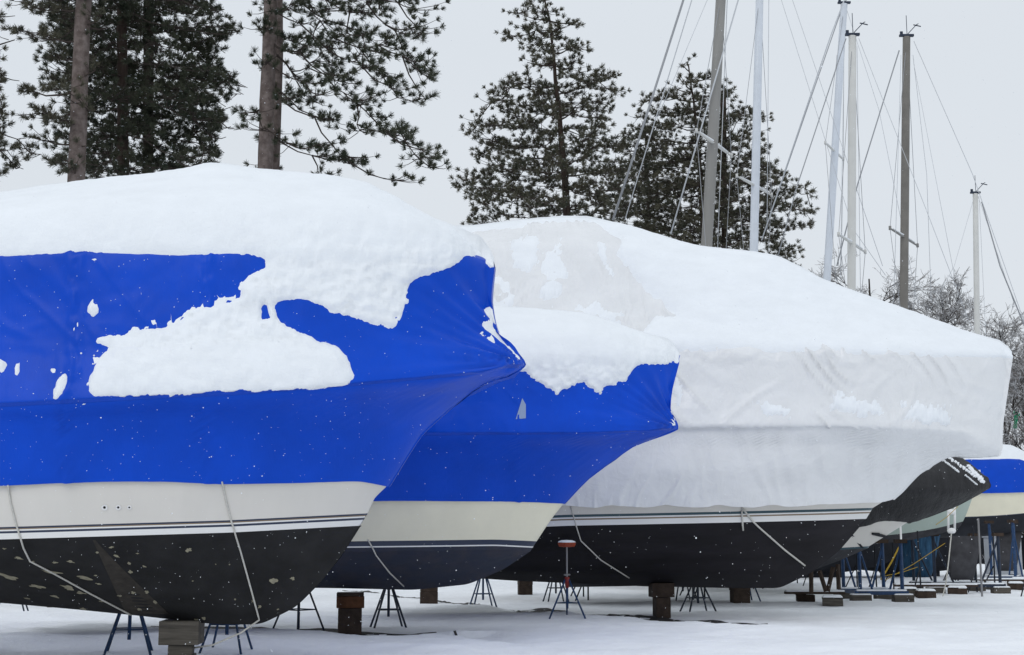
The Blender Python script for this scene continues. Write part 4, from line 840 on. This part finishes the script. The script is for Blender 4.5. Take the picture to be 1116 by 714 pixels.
pine('dense dark pine with a blackish trunk, the right one of the pair', 161, 39.5, [(161, 195), (162, 0), (162, -100)], 14, ex, 190, 192, -70, 'barkd', 'needle', dens=1.15, droop=-.10, seed=6, snow=0.32, bs=.2, tn=56, tl=0.15, tw=0.013, tpc=16, crad=0.6, cgap=0.4)
pine('open pine with a forked reddish trunk and drooping boughs to its right', 291, 35, [(289, 185), (295, 0), (298, -100)], 19, [(-80, 230, 500), (0, 238, 490), (20, 242, 488), (40, 250, 478), (60, 262, 482), (80, 266, 476), (100, 262, 484), (118, 258, 470), (135, 258, 440), (150, 262, 470), (165, 250, 500), (180, 262, 498), (198, 262, 462)],
     115, 178, -60, 'bark', 'needle', dens=1.0, droop=-0.42, seed=8, snow=0.32, twin=([(300, 185), (304, 60), (303, -100)], 10), bs=.45, tl=0.15, limbr=.06, tn=56, tw=0.013, tpc=11, crad=0.5, cgap=0.65)
pine('broken pine bough tree at the left edge', -30, 34, [(-32, 195), (-30, 0), (-30, -100)], 16, [(-80, -80, -2), (0, -80, 0), (100, -80, 2), (145, -80, 6), (158, -80, 30), (172, -80, 36), (182, -80, 12), (200, -80, -2)], 40, 190, 0, 'bark', 'needle2', dens=1, droop=-.05, seed=12, bs=.4, tn=56, tl=0.15, tw=0.013, tpc=12, crad=0.5, cgap=0.5, snow=0.32)
pine('full pine in the middle, rising behind the blue and white boats', 616, 52, [(618, 240), (616, 200), (608, 110), (603, 60), (599, 22), (592, -8)], 17, [(-12, 580, 602), (0, 574, 606), (12, 556, 612), (28, 556, 640), (38, 545, 645), (50, 556, 640), (66, 572, 652), (76, 570, 668), (88, 545, 684), (98, 520, 688), (110, 530, 680), (125, 512, 662), (138, 500, 672), (155, 510, 690), (172, 518, 690), (190, 498, 690), (202, 488, 700), (220, 520, 700), (245, 500, 700)],
     175, 240, -4, 'barkd', 'needle2', dens=1.15, droop=.12, seed=21, snow=0.5, whorl=True, bs=.12, tl=0.17, tw=0.022, tn=36, limbr=.06, zbias=.9, tpc=14, crad=0.62, cgap=0.85)
pine('broad pine behind the two nearest masts', 762, 56, [(768, 290), (764, 200), (756, 110), (750, 70)], 15, [(66, 746, 754), (80, 742, 792), (95, 726, 800), (104, 702, 804), (118, 692, 826), (130, 700, 846), (145, 690, 838), (160, 690, 840), (180, 690, 850), (190, 680, 858), (202, 680, 880), (215, 690, 896), (228, 690, 892), (240, 690, 898), (255, 690, 880), (270, 690, 878), (285, 720, 872), (300, 740, 872)],
     250, 296, 70, 'barkd', 'needle2', dens=1.2, droop=.10, seed=24, snow=0.5, whorl=True, bs=.08, tl=0.17, tw=0.022, tn=36, limbr=.06, zbias=.9, twin=([(790, 290), (788, 100)], 7), tpc=14, crad=0.65, cgap=0.85)
pine('low pine filling the gap between the middle pine and the broad one', 706, 60, [(708, 280), (706, 200), (702, 122)], 11, [(118, 697, 706), (130, 688, 716), (145, 676, 726), (165, 668, 735), (190, 655, 745), (220, 650, 752), (250, 645, 760), (290, 645, 765)],
     80, 285, 124, 'barkd', 'needle2', droop=.10, seed=44, snow=.4, whorl=True, bs=.08, tl=0.17, tw=0.022, tn=36, tpc=14, crad=.65, cgap=.8)
# ---------------------------------------------------------------- bare frosted trees
def bare(label, px, Yd, topy, spreadpx, seed, dark=True, zr=(.55, .88), lsc=.62, n0=7, cat='tree', name='bare_tree', depth=5):
    random.seed(seed); X = (px-CX)/F*Yd; H = at(px, topy, Yd)[2]; t = thing(name, label, cat, (X, Yd, 0), 0, 'bare frosted trees in the background')
    tb = MB(); br = MB(); sp = spreadpx/F*Yd
    tb.tube([(0, 0, 0), (.05, 0, H*.4), (-.05, 0, H*.88)], [.15, .11, .04], 8); tb.build('trunk', M['twigd'], t, smooth=True)
    def grow(p, d, l, r, dep):
        if dep == 0 or len(br.f) > 40000: return
        q = p; pts = [p]
        for k in range(3):
            d = (d+Vector((random.gauss(0, .16), random.gauss(0, .16), random.gauss(0, .10)))).normalized(); q = q+d*l/3; pts.append(q)
        br.tube(pts, [r, r*.85, r*.7, r*.55], 3, m=0 if dep > 3 else 1, cap=False)
        for k in range(random.choice((3, 3, 4))):
            nd = (d+Vector((random.gauss(0, .55), random.gauss(0, .55), random.gauss(.05, .45)))).normalized(); grow(pts[random.choice((1, 2, 3, 3))], nd, l*random.uniform(.6, .85), max(.013, r*.62), dep-1)
    for k in range(n0):
        a = 2*PI*k/n0+random.random(); z = lerp(H*zr[0], H*zr[1], random.random()); grow(Vector((0, 0, z)), Vector((math.cos(a)*.8, math.sin(a)*.8, 1.0)).normalized(), min(sp, H*.22)*lsc*random.uniform(.9, 1.2), .05, depth)
    br.build('crown', [M['twigd'], M['twig']], t)
bare('bare frosted tree between the white and brown masts', 955, 70, 262, 48, 31, depth=6)
bare('bare frosted tree right of the brown mast', 1035, 70, 288, 42, 33, depth=6)
bare('bare frosted tree left of the brown mast and lower than its neighbours', 905, 72, 300, 34, 35)
bare('bare frosted tree low behind the far right mast', 1075, 74, 372, 34, 38)
bare('tall pale bare tree at the right edge of the picture', 1117, 66, 360, 46, 36, depth=6, n0=12)
bare('pale bare tree half cut off by the right edge', 1150, 63, 375, 50, 37, depth=6, n0=12)
for px_, ty, sd in ((1096, 415, 51), (1122, 395, 52), (1150, 400, 53)):
    bare({51: 'leftmost frosted shrub showing past the tip of the white boat', 52: 'middle frosted shrub past the tip of the white boat', 53: 'frosted shrub at the outermost right'}[sd], px_, 62, ty, 50, sd, zr=(.08, .7), lsc=.7, n0=16, cat='shrub', name='frosted_shrub')
b = MB(); p = at(1107, 458, 61.2); b.box((0, 0, 0), (.16, .03, .75), tilt=.12); b.box((.05, 0, .3), (.3, .03, .12), tilt=.5); tag(b.build('marker_ribbon', M['lgreen'], loc=p), 'green ribbon tied in the frosted shrub at the right edge', 'ribbon')
# far bare wood that closes the horizon
random.seed(5); b = MB()
for i in range(2600):
    x = random.uniform(-75, 75); y = random.uniform(95, 112); h = random.uniform(2.5, 6.5)
    p = Vector((x, y, 0)); q = p+Vector((random.uniform(-1.6, 1.6), random.uniform(-1, 1), h)); b.tube([p, p.lerp(q, .5)+Vector((random.uniform(-.3, .3), 0, 0)), q], [.06, .05, .02], 3, cap=False, m=random.choice((0, 1)))
tag(b.build('far_wood', [M['twigd'], M['twig']]), 'far-off line of bare brushwood', 'wood', kind='stuff')
# ---------------------------------------------------------------- falling snow
random.seed(11); b = MB()
for i in range(3600):
    Yd = 3.5+11*random.random()**.6; x, y = random.uniform(-20, 1136), random.uniform(-20, 730); p = at(x, y, Yd)
    r = random.choice((.0009, .0012, .0016, .0024))*(.5+Yd/11)
    if random.random() < .012: r *= 2.2
    vs = [p+np.array(v)*r*random.uniform(.7, 1.2) for v in ((1, 0, 0), (-1, 0, 0), (0, 1, 0), (0, -1, 0), (0, 0, 1), (0, 0, -1))]
    b.add(vs, [(0, 2, 4), (2, 1, 4), (1, 3, 4), (3, 0, 4), (2, 0, 5), (1, 2, 5), (3, 1, 5), (0, 3, 5)])
tag(b.build('snowflakes', M['snow'], smooth=True), 'fine snowflakes falling through the air before the boats', 'snowflakes', kind='stuff')
